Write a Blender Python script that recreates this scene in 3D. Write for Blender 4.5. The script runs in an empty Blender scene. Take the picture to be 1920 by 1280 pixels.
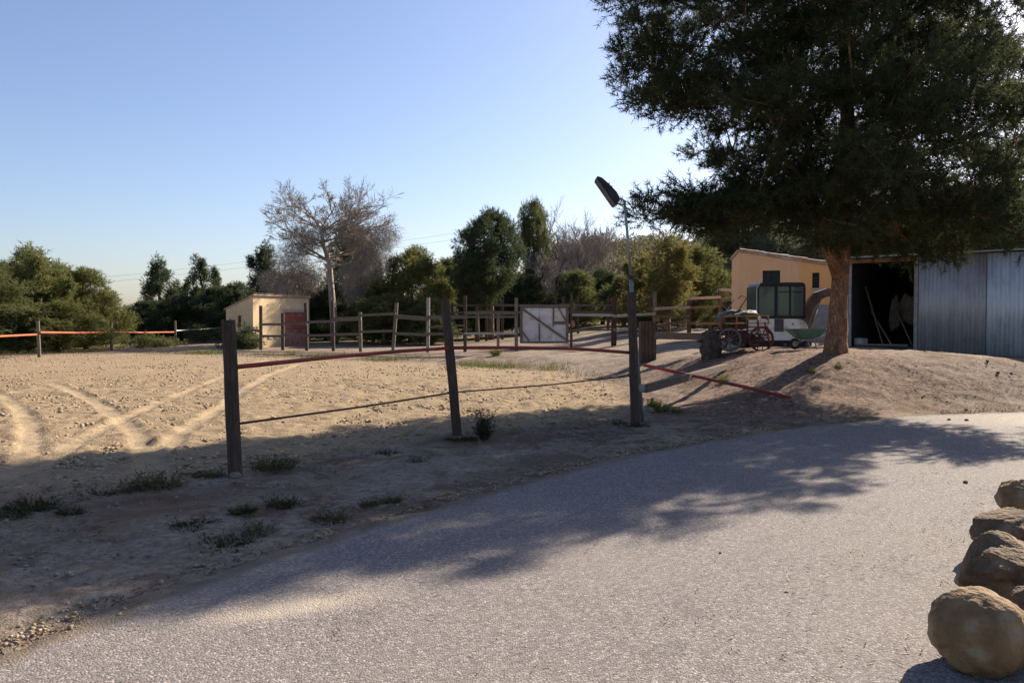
import bpy, bmesh, math, random
import numpy as np
from mathutils import Vector, Matrix

# ------------------------------------------------------------------ camera, sky, sun, exposure
scene = bpy.context.scene
COL = scene.collection
R = math.radians
F = 1495.0                      # focal length in pixels of the 1920 px wide photograph
EYE = 1.6
PITCH = math.atan(40.0 / F)     # slightly downwards
cam_d = bpy.data.cameras.new('camera'); cam = bpy.data.objects.new('camera', cam_d); COL.objects.link(cam)
cam.location = (0, 0, EYE); cam.rotation_euler = (R(90) - PITCH, 0, 0)
cam_d.sensor_width = 36; cam_d.lens = 36 * F / 1920; cam_d.clip_start = 0.1; cam_d.clip_end = 3000
scene.camera = cam

SUN_AZ, SUN_EL = R(45), R(31)   # to the right of the view axis, above the horizon
world = bpy.data.worlds.new('World'); scene.world = world; world.use_nodes = True
wn = world.node_tree.nodes; wl_ = world.node_tree.links
wn.clear()
sky = wn.new('ShaderNodeTexSky'); sky.sky_type = 'NISHITA'; sky.sun_disc = False
sky.sun_elevation = SUN_EL; sky.sun_rotation = SUN_AZ
sky.altitude = 0; sky.air_density = 1.0; sky.dust_density = 1.1; sky.ozone_density = 1.9
bg = wn.new('ShaderNodeBackground'); bg.inputs['Strength'].default_value = 0.065
wo = wn.new('ShaderNodeOutputWorld')
tint = wn.new('ShaderNodeMix'); tint.data_type = 'RGBA'; tint.blend_type = 'MULTIPLY'; tint.inputs[0].default_value = 1.0
tint.inputs[7].default_value = (0.98, 0.955, 1.06, 1)      # even tint of the whole sky (white balance of the camera)
wl_.new(sky.outputs[0], tint.inputs[6]); wl_.new(tint.outputs[2], bg.inputs[0]); wl_.new(bg.outputs[0], wo.inputs[0])

sun_d = bpy.data.lights.new('sun', 'SUN'); sun_d.energy = 5.0; sun_d.angle = R(0.55); sun_d.color = (1.0, 0.88, 0.72)
sun = bpy.data.objects.new('sun', sun_d); COL.objects.link(sun)
SD = Vector((math.sin(SUN_AZ) * math.cos(SUN_EL), math.cos(SUN_AZ) * math.cos(SUN_EL), math.sin(SUN_EL)))
sun.rotation_euler = SD.to_track_quat('Z', 'Y').to_euler(); sun.location = (20, 25, 20)

scene.view_settings.view_transform = 'Standard'; scene.view_settings.look = 'None'
scene.view_settings.exposure = 1.3; scene.view_settings.gamma = 1.0
scene.view_settings.use_curve_mapping = False
scene.cycles.max_bounces = 6; scene.cycles.transparent_max_bounces = 8

# ------------------------------------------------------------------ helpers
def ray(px, py):
    vx, vz = (px - 960) / F, (640 - py) / F
    c, s = math.cos(PITCH), math.sin(PITCH)
    return Vector((vx, c + vz * s, -s + vz * c))

def at(px, py, Y):
    d = ray(px, py); return Vector((0, 0, EYE)) + d * (Y / d.y)

def gp(px, py, z=0.0):
    d = ray(px, py); t = (z - EYE) / d.z; return Vector((0, 0, EYE)) + d * t

def S(t):
    t = np.clip(t, 0, 1); return t * t * (3 - 2 * t)

def tag(o, label=None, cat=None, group=None, kind=None):
    if label: o['label'] = label
    if cat: o['category'] = cat
    if group: o['group'] = group
    if kind: o['kind'] = kind
    return o

def thing(name, loc, label, cat, group=None):
    o = bpy.data.objects.new(name, None); o.empty_display_size = 0.2
    COL.objects.link(o); o.location = loc
    return tag(o, label, cat, group)

def origin(o):
    p = Vector((0, 0, 0))
    while o is not None:
        p = p + o.location; o = o.parent
    return p

def mesh_np(name, V, Fc, mat=None, smooth=False):
    """V (n,3) array, Fc (m,k) int array of equal sized faces"""
    me = bpy.data.meshes.new(name)
    V = np.asarray(V, dtype=np.float32); Fc = np.asarray(Fc, dtype=np.int32)
    n, k = Fc.shape
    me.vertices.add(len(V)); me.vertices.foreach_set('co', V.ravel())
    me.loops.add(n * k); me.loops.foreach_set('vertex_index', Fc.ravel())
    me.polygons.add(n)
    me.polygons.foreach_set('loop_start', np.arange(0, n * k, k, dtype=np.int32))
    me.polygons.foreach_set('loop_total', np.full(n, k, dtype=np.int32))
    if smooth: me.polygons.foreach_set('use_smooth', np.ones(n, dtype=bool))
    me.update(calc_edges=True)
    if mat: me.materials.append(mat)
    return me

def link(name, me, parent=None, loc=None):
    o = bpy.data.objects.new(name, me); COL.objects.link(o)
    if parent: o.parent = parent
    if loc is not None: o.location = loc
    return o

class MB:
    """collects shapes in world coordinates and links them as one mesh"""
    def __init__(self): self.v = []; self.f = []
    def add(self, vs, fs):
        b = len(self.v); self.v += [Vector(p) for p in vs]; self.f += [tuple(i + b for i in q) for q in fs]; return self
    def box(self, c, size, rot=None, taper=1.0):
        c = Vector(c); hx, hy, hz = size[0] / 2, size[1] / 2, size[2] / 2
        vs = []
        for z in (-1, 1):
            k = 1.0 if z < 0 else taper
            for (x, y) in ((-1, -1), (1, -1), (1, 1), (-1, 1)):
                p = Vector((x * hx * k, y * hy * k, z * hz))
                if rot is not None: p = rot @ p
                vs.append(c + p)
        return self.add(vs, [(3, 2, 1, 0), (4, 5, 6, 7), (0, 1, 5, 4), (1, 2, 6, 5), (2, 3, 7, 6), (3, 0, 4, 7)])
    def bar(self, a, b, w, t, up=(0, 0, 1)):
        a, b = Vector(a), Vector(b); d = (b - a); L = d.length; d.normalize(); up = Vector(up)
        s = d.cross(up)
        if s.length < 1e-4: s = d.cross(Vector((0, 1, 0)))
        s.normalize(); u = s.cross(d).normalized()
        m = Matrix((d, s, u)).transposed()
        return self.box((a + b) / 2, (L, t, w), m)
    def tube(self, pts, rad, n=8, jit=0.0, rng=None):
        pts = [Vector(p) for p in pts]
        if not hasattr(rad, '__len__'): rad = [rad] * len(pts)
        vs, fs = [], []
        d0 = (pts[1] - pts[0]).normalized()
        ref = Vector((0, 0, 1)) if abs(d0.z) < 0.9 else Vector((1, 0, 0))
        u = d0.cross(ref).normalized()
        for i, p in enumerate(pts):
            d = (pts[min(i + 1, len(pts) - 1)] - pts[max(i - 1, 0)]).normalized()
            u = (u - d * u.dot(d)).normalized(); w = d.cross(u)
            for k in range(n):
                a = 2 * math.pi * k / n; r = rad[i]
                if jit and rng: r *= 1 + rng.uniform(-jit, jit)
                vs.append(p + (u * math.cos(a) + w * math.sin(a)) * r)
        for i in range(len(pts) - 1):
            for k in range(n):
                a, b = i * n + k, i * n + (k + 1) % n
                fs.append((a, b, b + n, a + n))
        fs.append(tuple(range(n - 1, -1, -1))); fs.append(tuple(range((len(pts) - 1) * n, len(pts) * n)))
        return self.add(vs, fs)
    def prism(self, prof, a, ax, ay, az, depth):
        """polygon prof [(u,v)] laid out in axes ax, ay at a, pulled along az by depth"""
        a, ax, ay, az = Vector(a), Vector(ax), Vector(ay), Vector(az); n = len(prof)
        vs = [a + ax * u + ay * v for u, v in prof] + [a + ax * u + ay * v + az * depth for u, v in prof]
        fs = [tuple(range(n - 1, -1, -1)), tuple(range(n, 2 * n))]
        fs += [(i, (i + 1) % n, (i + 1) % n + n, i + n) for i in range(n)]
        return self.add(vs, fs)
    def build(self, name, mat, parent=None, loc=None, bevel=0.0, smooth=False, seg=2):
        o0 = origin(parent) if parent else (Vector(loc) if loc is not None else Vector((0, 0, 0)))
        me = bpy.data.meshes.new(name)
        me.from_pydata([p - o0 for p in self.v], [], self.f)
        bm = bmesh.new(); bm.from_mesh(me)
        bmesh.ops.recalc_face_normals(bm, faces=bm.faces)
        if bevel > 0:
            bmesh.ops.bevel(bm, geom=list(bm.edges), offset=bevel, segments=seg, affect='EDGES', clamp_overlap=True)
        if smooth:
            for f in bm.faces: f.smooth = True
        bm.to_mesh(me); bm.free()
        if mat: me.materials.append(mat)
        o = link(name, me, parent, o0 if not parent else None)
        return o

def copy_tree(o, parent=None):
    c = o.copy(); COL.objects.link(c); c.parent = parent
    for ch in list(o.children): copy_tree(ch, c)
    return c

# ------------------------------------------------------------------ materials
def new_mat(name):
    m = bpy.data.materials.new(name); m.use_nodes = True
    nt = m.node_tree; nt.nodes.clear()
    out = nt.nodes.new('ShaderNodeOutputMaterial')
    return m, nt, out

def noise(nt, scale, detail=4, rough=0.6, vec=None, dist=0.0):
    n = nt.nodes.new('ShaderNodeTexNoise'); n.inputs['Scale'].default_value = scale
    n.inputs['Detail'].default_value = detail; n.inputs['Roughness'].default_value = rough
    n.inputs['Distortion'].default_value = dist
    if vec is not None: nt.links.new(vec, n.inputs['Vector'])
    return n.outputs['Fac']

def ramp(nt, fac, stops):
    r = nt.nodes.new('ShaderNodeValToRGB'); e = r.color_ramp.elements
    while len(e) < len(stops): e.new(0.5)
    for i, (p, c) in enumerate(stops):
        e[i].position = p; e[i].color = (*c, 1) if len(c) == 3 else c
    nt.links.new(fac, r.inputs[0]); return r.outputs[0]

def mix(nt, fac, a, b, mode='MIX'):
    m = nt.nodes.new('ShaderNodeMix'); m.data_type = 'RGBA'; m.blend_type = mode
    for sock, v in ((m.inputs[0], fac), (m.inputs[6], a), (m.inputs[7], b)):
        if isinstance(v, (int, float)): sock.default_value = v
        elif isinstance(v, tuple): sock.default_value = (*v, 1)
        else: nt.links.new(v, sock)
    return m.outputs[2]

def mth(nt, op, a, b=0.0, clamp=False):
    m = nt.nodes.new('ShaderNodeMath'); m.operation = op; m.use_clamp = clamp
    for i, v in enumerate((a, b)):
        if isinstance(v, (int, float)): m.inputs[i].default_value = v
        else: nt.links.new(v, m.inputs[i])
    return m.outputs[0]

def coords(nt, stretch=None, kind='Object'):
    tc = nt.nodes.new('ShaderNodeTexCoord'); v = tc.outputs[kind]
    if stretch:
        mp = nt.nodes.new('ShaderNodeMapping'); mp.inputs['Scale'].default_value = stretch
        nt.links.new(v, mp.inputs[0]); v = mp.outputs[0]
    return v

def principled(nt, out, color, rough=0.8, metal=0.0, spec=0.3, bump=None, bstr=0.3, bdist=0.02):
    p = nt.nodes.new('ShaderNodeBsdfPrincipled')
    if isinstance(color, tuple): p.inputs['Base Color'].default_value = (*color, 1)
    else: nt.links.new(color, p.inputs['Base Color'])
    if isinstance(rough, (int, float)): p.inputs['Roughness'].default_value = rough
    else: nt.links.new(rough, p.inputs['Roughness'])
    p.inputs['Metallic'].default_value = metal; p.inputs['Specular IOR Level'].default_value = spec
    if bump is not None:
        b = nt.nodes.new('ShaderNodeBump'); b.inputs['Strength'].default_value = bstr; b.inputs['Distance'].default_value = bdist
        nt.links.new(bump, b.inputs['Height']); nt.links.new(b.outputs[0], p.inputs['Normal'])
    nt.links.new(p.outputs[0], out.inputs[0]); return p

def simple(name, c1, c2, scale=6, rough=0.8, metal=0.0, bstr=0.3, bdist=0.01, stretch=None, spec=0.3, c3=None, s2=None, detail=5):
    """two or three tone noise material"""
    m, nt, out = new_mat(name); v = coords(nt, stretch)
    f = noise(nt, scale, detail, 0.62, v)
    c = ramp(nt, f, [(0.32, c1), (0.68, c2)])
    if c3 is not None:
        g = noise(nt, s2 or scale * 0.23, 3, 0.6, v)
        c = mix(nt, ramp(nt, g, [(0.5, (0, 0, 0)), (0.68, (1, 1, 1))]), c, c3)
    h = noise(nt, scale * 4, 3, 0.6, v)
    principled(nt, out, c, rough, metal, spec, mth(nt, 'ADD', f, h), bstr, bdist)
    return m

def leaf_mat(name, c1, c2, c3, trans=0.35, cl=0.9):
    m, nt, out = new_mat(name); v = coords(nt)
    gi = nt.nodes.new('ShaderNodeNewGeometry')
    f = noise(nt, cl, 3, 0.6, v)
    c = ramp(nt, f, [(0.35, c1), (0.62, c2)])
    c = mix(nt, ramp(nt, gi.outputs['Random Per Island'], [(0.55, (0, 0, 0)), (1.0, (0.85, 0.85, 0.85))]), c, c3)
    d = nt.nodes.new('ShaderNodeBsdfDiffuse'); t = nt.nodes.new('ShaderNodeBsdfTranslucent')
    nt.links.new(c, d.inputs[0]); nt.links.new(c, t.inputs[0])
    ms = nt.nodes.new('ShaderNodeMixShader'); ms.inputs[0].default_value = trans
    nt.links.new(d.outputs[0], ms.inputs[1]); nt.links.new(t.outputs[0], ms.inputs[2])
    nt.links.new(ms.outputs[0], out.inputs[0]); return m

def ground_mat():
    m, nt, out = new_mat('earth'); v = coords(nt)
    def attr(n):
        a = nt.nodes.new('ShaderNodeAttribute'); a.attribute_name = n; return a.outputs['Fac']
    big, mid, fine, grit = noise(nt, 0.35, 4, .6, v), noise(nt, 2.2, 5, .65, v), noise(nt, 14, 5, .7, v), noise(nt, 60, 3, .7, v)
    arena = ramp(nt, mid, [(0.3, (0.281, 0.208, 0.128)), (0.7, (0.354, 0.271, 0.174))])
    arena = mix(nt, ramp(nt, fine, [(0.40, (.55, .55, .55)), (0.58, (0, 0, 0))]), arena, (0.176, 0.122, 0.073))
    dirt = ramp(nt, mid, [(0.3, (0.202, 0.155, 0.114)), (0.7, (0.309, 0.259, 0.207))])
    dirt = mix(nt, ramp(nt, fine, [(0.42, (.6, .6, .6)), (0.55, (0, 0, 0))]), dirt, (0.114, 0.083, 0.059))
    patch = noise(nt, 0.9, 6, .7, v, .6)
    dirt = mix(nt, ramp(nt, patch, [(0.50, (0, 0, 0)), (0.60, (.8, .8, .8))]), dirt, (0.111, 0.073, 0.047))
    dirt = mix(nt, ramp(nt, big, [(0.5, (0, 0, 0)), (0.62, (.6, .6, .6))]), dirt, (0.160, 0.100, 0.062))
    lit = ramp(nt, fine, [(0.34, (0.075, 0.042, 0.029)), (0.5, (0.182, 0.117, 0.086)), (0.68, (0.295, 0.226, 0.175))])
    grass = ramp(nt, fine, [(0.3, (0.093, 0.074, 0.033)), (0.7, (0.175, 0.141, 0.071))])
    c = mix(nt, attr('arena'), dirt, arena)
    c = mix(nt, attr('litter'), c, lit)
    c = mix(nt, attr('scrub'), c, grass)
    c = mix(nt, mth(nt, 'MULTIPLY', attr('track'), mth(nt, 'ADD', mth(nt, 'MULTIPLY', mid, .8), .35), True), c, (0.349, 0.269, 0.173))
    c = mix(nt, mth(nt, 'MULTIPLY', attr('lime'), mid, True), c, (0.419, 0.385, 0.340))
    c = mix(nt, ramp(nt, grit, [(0.3, (.35, .35, .35)), (0.5, (0, 0, 0))]), c, (0.105, 0.074, 0.046))
    hgt = mth(nt, 'ADD', mth(nt, 'MULTIPLY', fine, 1.0), mth(nt, 'MULTIPLY', grit, 0.35))
    hgt = mth(nt, 'MULTIPLY', hgt, mth(nt, 'SUBTRACT', 1.0, mth(nt, 'MULTIPLY', attr('track'), 0.6)))
    hgt = mth(nt, 'MULTIPLY', hgt, mth(nt, 'ADD', 1.0, mth(nt, 'MULTIPLY', attr('arena'), .5)))
    principled(nt, out, c, 0.95, 0, 0.1, hgt, 0.7, 0.045)
    return m

def asphalt_mat():
    m, nt, out = new_mat('asphalt'); v = coords(nt)
    vo = nt.nodes.new('ShaderNodeTexVoronoi'); vo.inputs['Scale'].default_value = 85; nt.links.new(v, vo.inputs['Vector'])
    sep = nt.nodes.new('ShaderNodeSeparateColor'); nt.links.new(vo.outputs['Color'], sep.inputs[0])
    grain = ramp(nt, sep.outputs[0], [(0.0, (0.117, 0.101, 0.094)), (0.45, (0.185, 0.162, 0.150)), (0.8, (0.238, 0.210, 0.196)), (1.0, (0.371, 0.334, 0.312))])
    g2 = noise(nt, 170, 2, .7, v)
    c = mix(nt, ramp(nt, g2, [(0.35, (.5, .5, .5)), (0.5, (0, 0, 0))]), grain, (0.075, 0.065, 0.062))
    big = noise(nt, 0.55, 5, .62, v)
    c = mix(nt, ramp(nt, big, [(0.45, (0, 0, 0)), (0.75, (.45, .45, .45))]), c, (0.212, 0.186, 0.162))
    a = nt.nodes.new('ShaderNodeAttribute'); a.attribute_name = 'dust'
    du = noise(nt, 7, 5, .7, v)
    dm = mth(nt, 'MULTIPLY', a.outputs['Fac'], mth(nt, 'ADD', mth(nt, 'MULTIPLY', du, 1.5), 0.1), True)
    c = mix(nt, dm, c, (0.351, 0.299, 0.239))
    ea = nt.nodes.new('ShaderNodeAttribute'); ea.attribute_name = 'edge'
    en = noise(nt, 3.5, 6, .72, v)
    em = ramp(nt, mth(nt, 'ADD', ea.outputs['Fac'], mth(nt, 'SUBTRACT', en, .5)), [(0.42, (0, 0, 0)), (0.62, (1, 1, 1))])
    c = mix(nt, em, c, ramp(nt, en, [(0.35, (0.105, 0.078, 0.057)), (0.65, (0.201, 0.161, 0.122))]))
    dk = noise(nt, 1.7, 4, .6, v)
    c = mix(nt, ramp(nt, dk, [(0.28, (.3, .3, .3)), (0.42, (0, 0, 0))]), c, (0.068, 0.063, 0.062))
    hgt = mth(nt, 'ADD', mth(nt, 'MULTIPLY', vo.outputs['Distance'], -1.3), g2)
    principled(nt, out, c, 0.9, 0, 0.2, hgt, 0.55, 0.008)
    return m

def wood_mat(name, c1, c2, c3):
    m, nt, out = new_mat(name); v = coords(nt, (9, 9, 0.8)); v2 = coords(nt)
    f = noise(nt, 5, 6, .7, v); g = noise(nt, 2.5, 4, .6, v2)
    c = ramp(nt, f, [(0.3, c1), (0.55, c2), (0.75, c3)])
    c = mix(nt, ramp(nt, g, [(0.45, (0, 0, 0)), (0.7, (.6, .6, .6))]), c, c1)
    principled(nt, out, c, 0.9, 0, 0.15, f, 0.8, 0.012); return m

def hwood_mat(name, c1, c2, c3):
    m, nt, out = new_mat(name); v = coords(nt, (0.8, 9, 9))
    f = noise(nt, 4, 6, .7, v)
    c = ramp(nt, f, [(0.3, c1), (0.55, c2), (0.75, c3)])
    principled(nt, out, c, 0.9, 0, 0.15, f, 0.7, 0.01); return m

def bark_mat(name, c1, c2, c3, sc=5):
    m, nt, out = new_mat(name); v = coords(nt, (1.0, 1.0, 0.35))
    vo = nt.nodes.new('ShaderNodeTexVoronoi'); vo.inputs['Scale'].default_value = sc * 4.5; vo.feature = 'DISTANCE_TO_EDGE'
    nz = nt.nodes.new('ShaderNodeTexNoise'); nz.inputs['Scale'].default_value = sc; nz.inputs['Detail'].default_value = 4
    nt.links.new(v, nz.inputs['Vector'])
    mx = mix(nt, 0.4, v, nz.outputs['Color']); nt.links.new(mx, vo.inputs['Vector'])
    f = noise(nt, sc * 1.5, 5, .65, v)
    c = ramp(nt, f, [(0.3, c1), (0.5, c2), (0.72, c3)])
    c = mix(nt, ramp(nt, vo.outputs['Distance'], [(0.0, (.6, .6, .6)), (0.16, (0, 0, 0))]), c, tuple(x * .55 for x in c1))
    h = mth(nt, 'ADD', mth(nt, 'MULTIPLY', ramp(nt, vo.outputs['Distance'], [(0, (0, 0, 0)), (.2, (1, 1, 1))]), 1.0), f)
    principled(nt, out, c, 0.92, 0, 0.1, h, 0.9, 0.03); return m

def metal_sheet_mat(name, base):
    m, nt, out = new_mat(name); v = coords(nt, (1, 1, 0.15)); v2 = coords(nt)
    f = noise(nt, 7, 5, .65, v); g = noise(nt, 1.3, 4, .6, v2)
    c = ramp(nt, f, [(0.3, tuple(x * .78 for x in base)), (0.7, tuple(min(1, x * 1.15) for x in base))])
    c = mix(nt, ramp(nt, g, [(0.55, (0, 0, 0)), (0.75, (.5, .5, .5))]), c, (.25, .20, .17))
    principled(nt, out, c, ramp(nt, f, [(0.2, (.42, .42, .42)), (.8, (.65, .65, .65))]), 0.35, 0.4); return m

def glass_mat(name, tint):
    m, nt, out = new_mat(name)
    tr = nt.nodes.new('ShaderNodeBsdfTransparent'); tr.inputs[0].default_value = (*tint, 1)
    gl = nt.nodes.new('ShaderNodeBsdfGlossy'); gl.inputs['Roughness'].default_value = 0.05; gl.inputs[0].default_value = (.9, .95, .9, 1)
    df = nt.nodes.new('ShaderNodeBsdfDiffuse'); df.inputs[0].default_value = (.34, .39, .34, 1)
    fr = nt.nodes.new('ShaderNodeFresnel'); fr.inputs[0].default_value = 1.45
    a = nt.nodes.new('ShaderNodeMixShader'); a.inputs[0].default_value = 0.24
    nt.links.new(tr.outputs[0], a.inputs[1]); nt.links.new(df.outputs[0], a.inputs[2])
    b = nt.nodes.new('ShaderNodeMixShader'); nt.links.new(fr.outputs[0], b.inputs[0])
    nt.links.new(a.outputs[0], b.inputs[1]); nt.links.new(gl.outputs[0], b.inputs[2])
    nt.links.new(b.outputs[0], out.inputs[0]); return m

def wall_mat(name, c1, c2, stain):
    m, nt, out = new_mat(name); v = coords(nt); vs_ = coords(nt, (2.2, 2.2, .22))
    f = noise(nt, 1.3, 6, .65, v); g = noise(nt, 3.2, 5, .7, vs_); k = noise(nt, 30, 3, .6, v)
    c = ramp(nt, f, [(0.3, c1), (0.7, c2)])
    c = mix(nt, ramp(nt, g, [(0.52, (0, 0, 0)), (0.72, (.65, .65, .65))]), c, stain)
    sp = nt.nodes.new('ShaderNodeSeparateXYZ'); nt.links.new(v, sp.inputs[0])
    low = mth(nt, 'SUBTRACT', mth(nt, 'ADD', .55, mth(nt, 'MULTIPLY', f, .5)), sp.outputs[2], True)
    c = mix(nt, mth(nt, 'MULTIPLY', low, .8, True), c, stain)
    principled(nt, out, c, .93, 0, .15, mth(nt, 'ADD', f, mth(nt, 'MULTIPLY', k, .4)), .35, .015); return m

M = {}
M['earth'] = ground_mat(); M['asphalt'] = asphalt_mat()
M['clod'] = simple('soil_clod', (0.253, 0.187, 0.114), (0.381, 0.294, 0.194), 5, .95, bstr=.6)
M['pebble'] = simple('pebble', (0.147, 0.116, 0.086), (0.294, 0.257, 0.208), 9, .9, bstr=.5)
M['post'] = wood_mat('post_wood', (.045, .030, .024), (.085, .060, .046), (.15, .115, .09))
M['greywood'] = wood_mat('grey_wood', (.10, .080, .062), (.20, .165, .13), (.33, .28, .225))
M['darkwood'] = wood_mat('dark_wood', (.05, .035, .028), (.10, .072, .056), (.17, .13, .10))
M['redwood'] = wood_mat('red_wood', (.055, .024, .02), (.095, .045, .036), (.15, .085, .07))
M['rail'] = hwood_mat('rail_wood', (.07, .052, .042), (.145, .115, .09), (.30, .255, .21))
M['rail_grey'] = hwood_mat('rail_weathered', (.22, .19, .16), (.36, .32, .28), (.52, .48, .43))
M['redpipe'] = simple('red_paint_pipe', (.25, .028, .022), (.36, .055, .04), 5, .55, c3=(.17, .05, .035), s2=3, bstr=.2)
M['redcloth'] = simple('faded_red_cloth', (.30, .10, .08), (.42, .18, .14), 12, .95, bstr=.5)
M['orangepipe'] = simple('orange_paint_pipe', (0.390, 0.075, 0.030), (0.480, 0.128, 0.053), 5, .6, bstr=.1)
M['rustpipe'] = simple('rusty_pipe', (.045, .022, .018), (.10, .045, .032), 14, .85, bstr=.3)
M['galv'] = simple('galvanised_steel', (.20, .19, .185), (.33, .32, .31), 8, .5, .5, bstr=.05)
M['blackmetal'] = simple('black_metal', (.012, .012, .014), (.03, .03, .032), 8, .45, .2, bstr=.05)
M['lampglass'] = simple('lamp_glass', (.10, .11, .12), (.16, .17, .18), 3, .15, 0, bstr=0)
M['bark'] = bark_mat('pine_bark', (0.167, 0.086, 0.049), (0.322, 0.178, 0.103), (0.464, 0.287, 0.181), 5)
M['bark_far'] = bark_mat('far_bark', (.15, .11, .085), (.24, .18, .14), (.34, .27, .22), 4)
M['pale_bark'] = bark_mat('pale_bark', (0.270, 0.221, 0.180), (0.414, 0.351, 0.297), (0.540, 0.477, 0.414), 3)
M['twig'] = simple('grey_twig', (0.208, 0.172, 0.139), (0.317, 0.275, 0.232), 2.5, .9, bstr=0)
M['twig_red'] = simple('reddish_twig', (0.237, 0.194, 0.173), (0.361, 0.315, 0.281), 2.5, .9, bstr=0)
M['needle'] = leaf_mat('pine_needles', (0.043, 0.057, 0.031), (0.073, 0.088, 0.045), (0.130, 0.134, 0.072), .50, .8)
M['needle_dark'] = leaf_mat('dark_needles', (.042, .060, .030), (.075, .092, .046), (.11, .118, .06), .38, .7)
M['needle_olive'] = leaf_mat('olive_needles', (0.097, 0.108, 0.038), (0.156, 0.161, 0.056), (0.210, 0.207, 0.086), .45, .7)
M['needle_mid'] = leaf_mat('green_needles', (.075, .095, .038), (.135, .145, .058), (.19, .185, .08), .42, .7)
M['needle_yellow'] = leaf_mat('yellow_needles', (0.126, 0.115, 0.041), (0.182, 0.162, 0.056), (0.231, 0.207, 0.089), .5, .8)
M['needle_grey'] = leaf_mat('greyish_needles', (.13, .15, .095), (.19, .20, .125), (.23, .22, .14), .4, .5)
M['hill_leaf'] = leaf_mat('hill_leaf', (.095, .10, .055), (.165, .145, .085), (.20, .16, .11), .35, .12)
M['weed'] = leaf_mat('weed_leaf', (0.027, 0.036, 0.016), (0.049, 0.057, 0.025), (0.089, 0.077, 0.040), .3, 6)
M['weed_dry'] = leaf_mat('dry_weed_leaf', (.055, .060, .026), (.095, .085, .042), (.19, .15, .085), .3, 6)
M['grass'] = leaf_mat('green_grass', (.07, .10, .025), (.12, .15, .04), (.22, .21, .08), .4, 3)
M['drygrass'] = leaf_mat('dry_grass', (0.153, 0.116, 0.058), (0.220, 0.178, 0.098), (0.122, 0.111, 0.049), .35, 1.5)
M['litter'] = leaf_mat('needle_litter', (0.098, 0.046, 0.031), (0.165, 0.092, 0.061), (0.245, 0.172, 0.122), .1, 3)
M['litter_dark'] = leaf_mat('dark_litter', (0.055, 0.031, 0.020), (0.098, 0.058, 0.037), (0.165, 0.122, 0.086), .1, 3)
M['stone'] = simple('boulder', (0.122, 0.072, 0.034), (0.280, 0.183, 0.092), 4.5, .9, c3=(0.308, 0.239, 0.152), s2=6.0, bstr=.9, bdist=.02)
M['stone2'] = simple('rough_boulder', (0.077, 0.050, 0.029), (0.198, 0.135, 0.079), 5.5, .92, c3=(0.310, 0.225, 0.138), s2=3.0, bstr=1, bdist=.03)
M['cream'] = wall_mat('cream_render', (.60, .44, .25), (.70, .53, .32), (.46, .33, .19))
M['ochre'] = wall_mat('ochre_render', (.82, .45, .22), (.87, .51, .27), (.68, .38, .21))
M['orange'] = wall_mat('orange_render', (.86, .40, .13), (.89, .45, .17), (.72, .36, .15))
M['dado'] = simple('grey_stone_dado', (.22, .20, .19), (.38, .35, .33), 5, .92, bstr=.6)
M['rooftile'] = simple('clay_tile', (.36, .20, .13), (.56, .40, .31), 6, .9, c3=(.62, .56, .50), s2=4, bstr=.4)
M['rustdoor'] = simple('rusty_red_door', (.24, .050, .034), (.36, .10, .066), 3.5, .75, c3=(.34, .17, .12), s2=2.0, bstr=.2)
M['pinkdoor'] = simple('faded_red_door', (.30, .13, .095), (.40, .20, .155), 4, .8, c3=(.20, .06, .04), s2=3, bstr=.2)
M['lintel'] = simple('concrete_lintel', (.36, .29, .25), (.46, .38, .33), 5, .9, bstr=.3)
M['shutter'] = simple('dark_shutter', (.020, .028, .026), (.034, .042, .040), 6, .7, bstr=.1)
M['redshutter'] = simple('red_shutter', (.09, .03, .025), (.15, .05, .04), 6, .8, bstr=.1)
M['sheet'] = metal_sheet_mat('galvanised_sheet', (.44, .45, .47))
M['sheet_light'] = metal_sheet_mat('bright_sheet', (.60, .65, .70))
M['sheet_roof'] = metal_sheet_mat('roof_sheet', (.30, .34, .33))
M['rustlintel'] = simple('rusty_beam', (.20, .085, .045), (.30, .14, .08), 6, .85, bstr=.3)
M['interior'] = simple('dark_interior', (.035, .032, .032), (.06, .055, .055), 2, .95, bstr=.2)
M['plank'] = hwood_mat('old_plank', (.16, .12, .09), (.25, .19, .145), (.34, .27, .21))
M['sack'] = simple('sack_cloth', (.16, .13, .11), (.26, .22, .18), 6, .95, bstr=.4)
M['block'] = simple('pale_block', (.40, .38, .35), (.52, .50, .46), 6, .9, bstr=.3)
M['white_paint'] = simple('white_machine_paint', (.78, .76, .73), (.86, .84, .81), 3, .45, c3=(.55, .48, .40), s2=2.5, bstr=.03)
M['black_paint'] = simple('black_cab_paint', (.014, .015, .017), (.028, .029, .032), 4, .4, bstr=.02)
M['grille'] = simple('grey_grille', (.10, .095, .10), (.16, .15, .155), 9, .7, bstr=.3)
M['rubber'] = simple('rubber', (.018, .017, .017), (.04, .037, .035), 9, .85, bstr=.4)
M['boom'] = simple('dusty_brown_boom', (.10, .065, .05), (.17, .115, .09), 4, .7, c3=(.21, .15, .12), s2=3, bstr=.2)
M['chrome'] = simple('cylinder_rod', (.4, .4, .4), (.5, .5, .5), 4, .25, .9, bstr=0)
M['glass'] = glass_mat('green_glass', (.42, .58, .46))
M['seat'] = simple('black_seat', (.02, .02, .02), (.04, .04, .04), 7, .8)
M['cart_rust'] = simple('rusty_cart_iron', (.060, .022, .018), (.12, .05, .038), 8, .8, bstr=.3)
M['cart_red'] = simple('red_cart_paint', (.20, .03, .022), (.28, .06, .045), 6, .7, bstr=.2)
M['cart_orange'] = simple('orange_cart_paint', (.42, .17, .035), (.52, .25, .07), 6, .65, bstr=.1)
M['white_slat'] = simple('white_slat_paint', (.55, .52, .50), (.68, .66, .64), 8, .7, bstr=.2)
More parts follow.
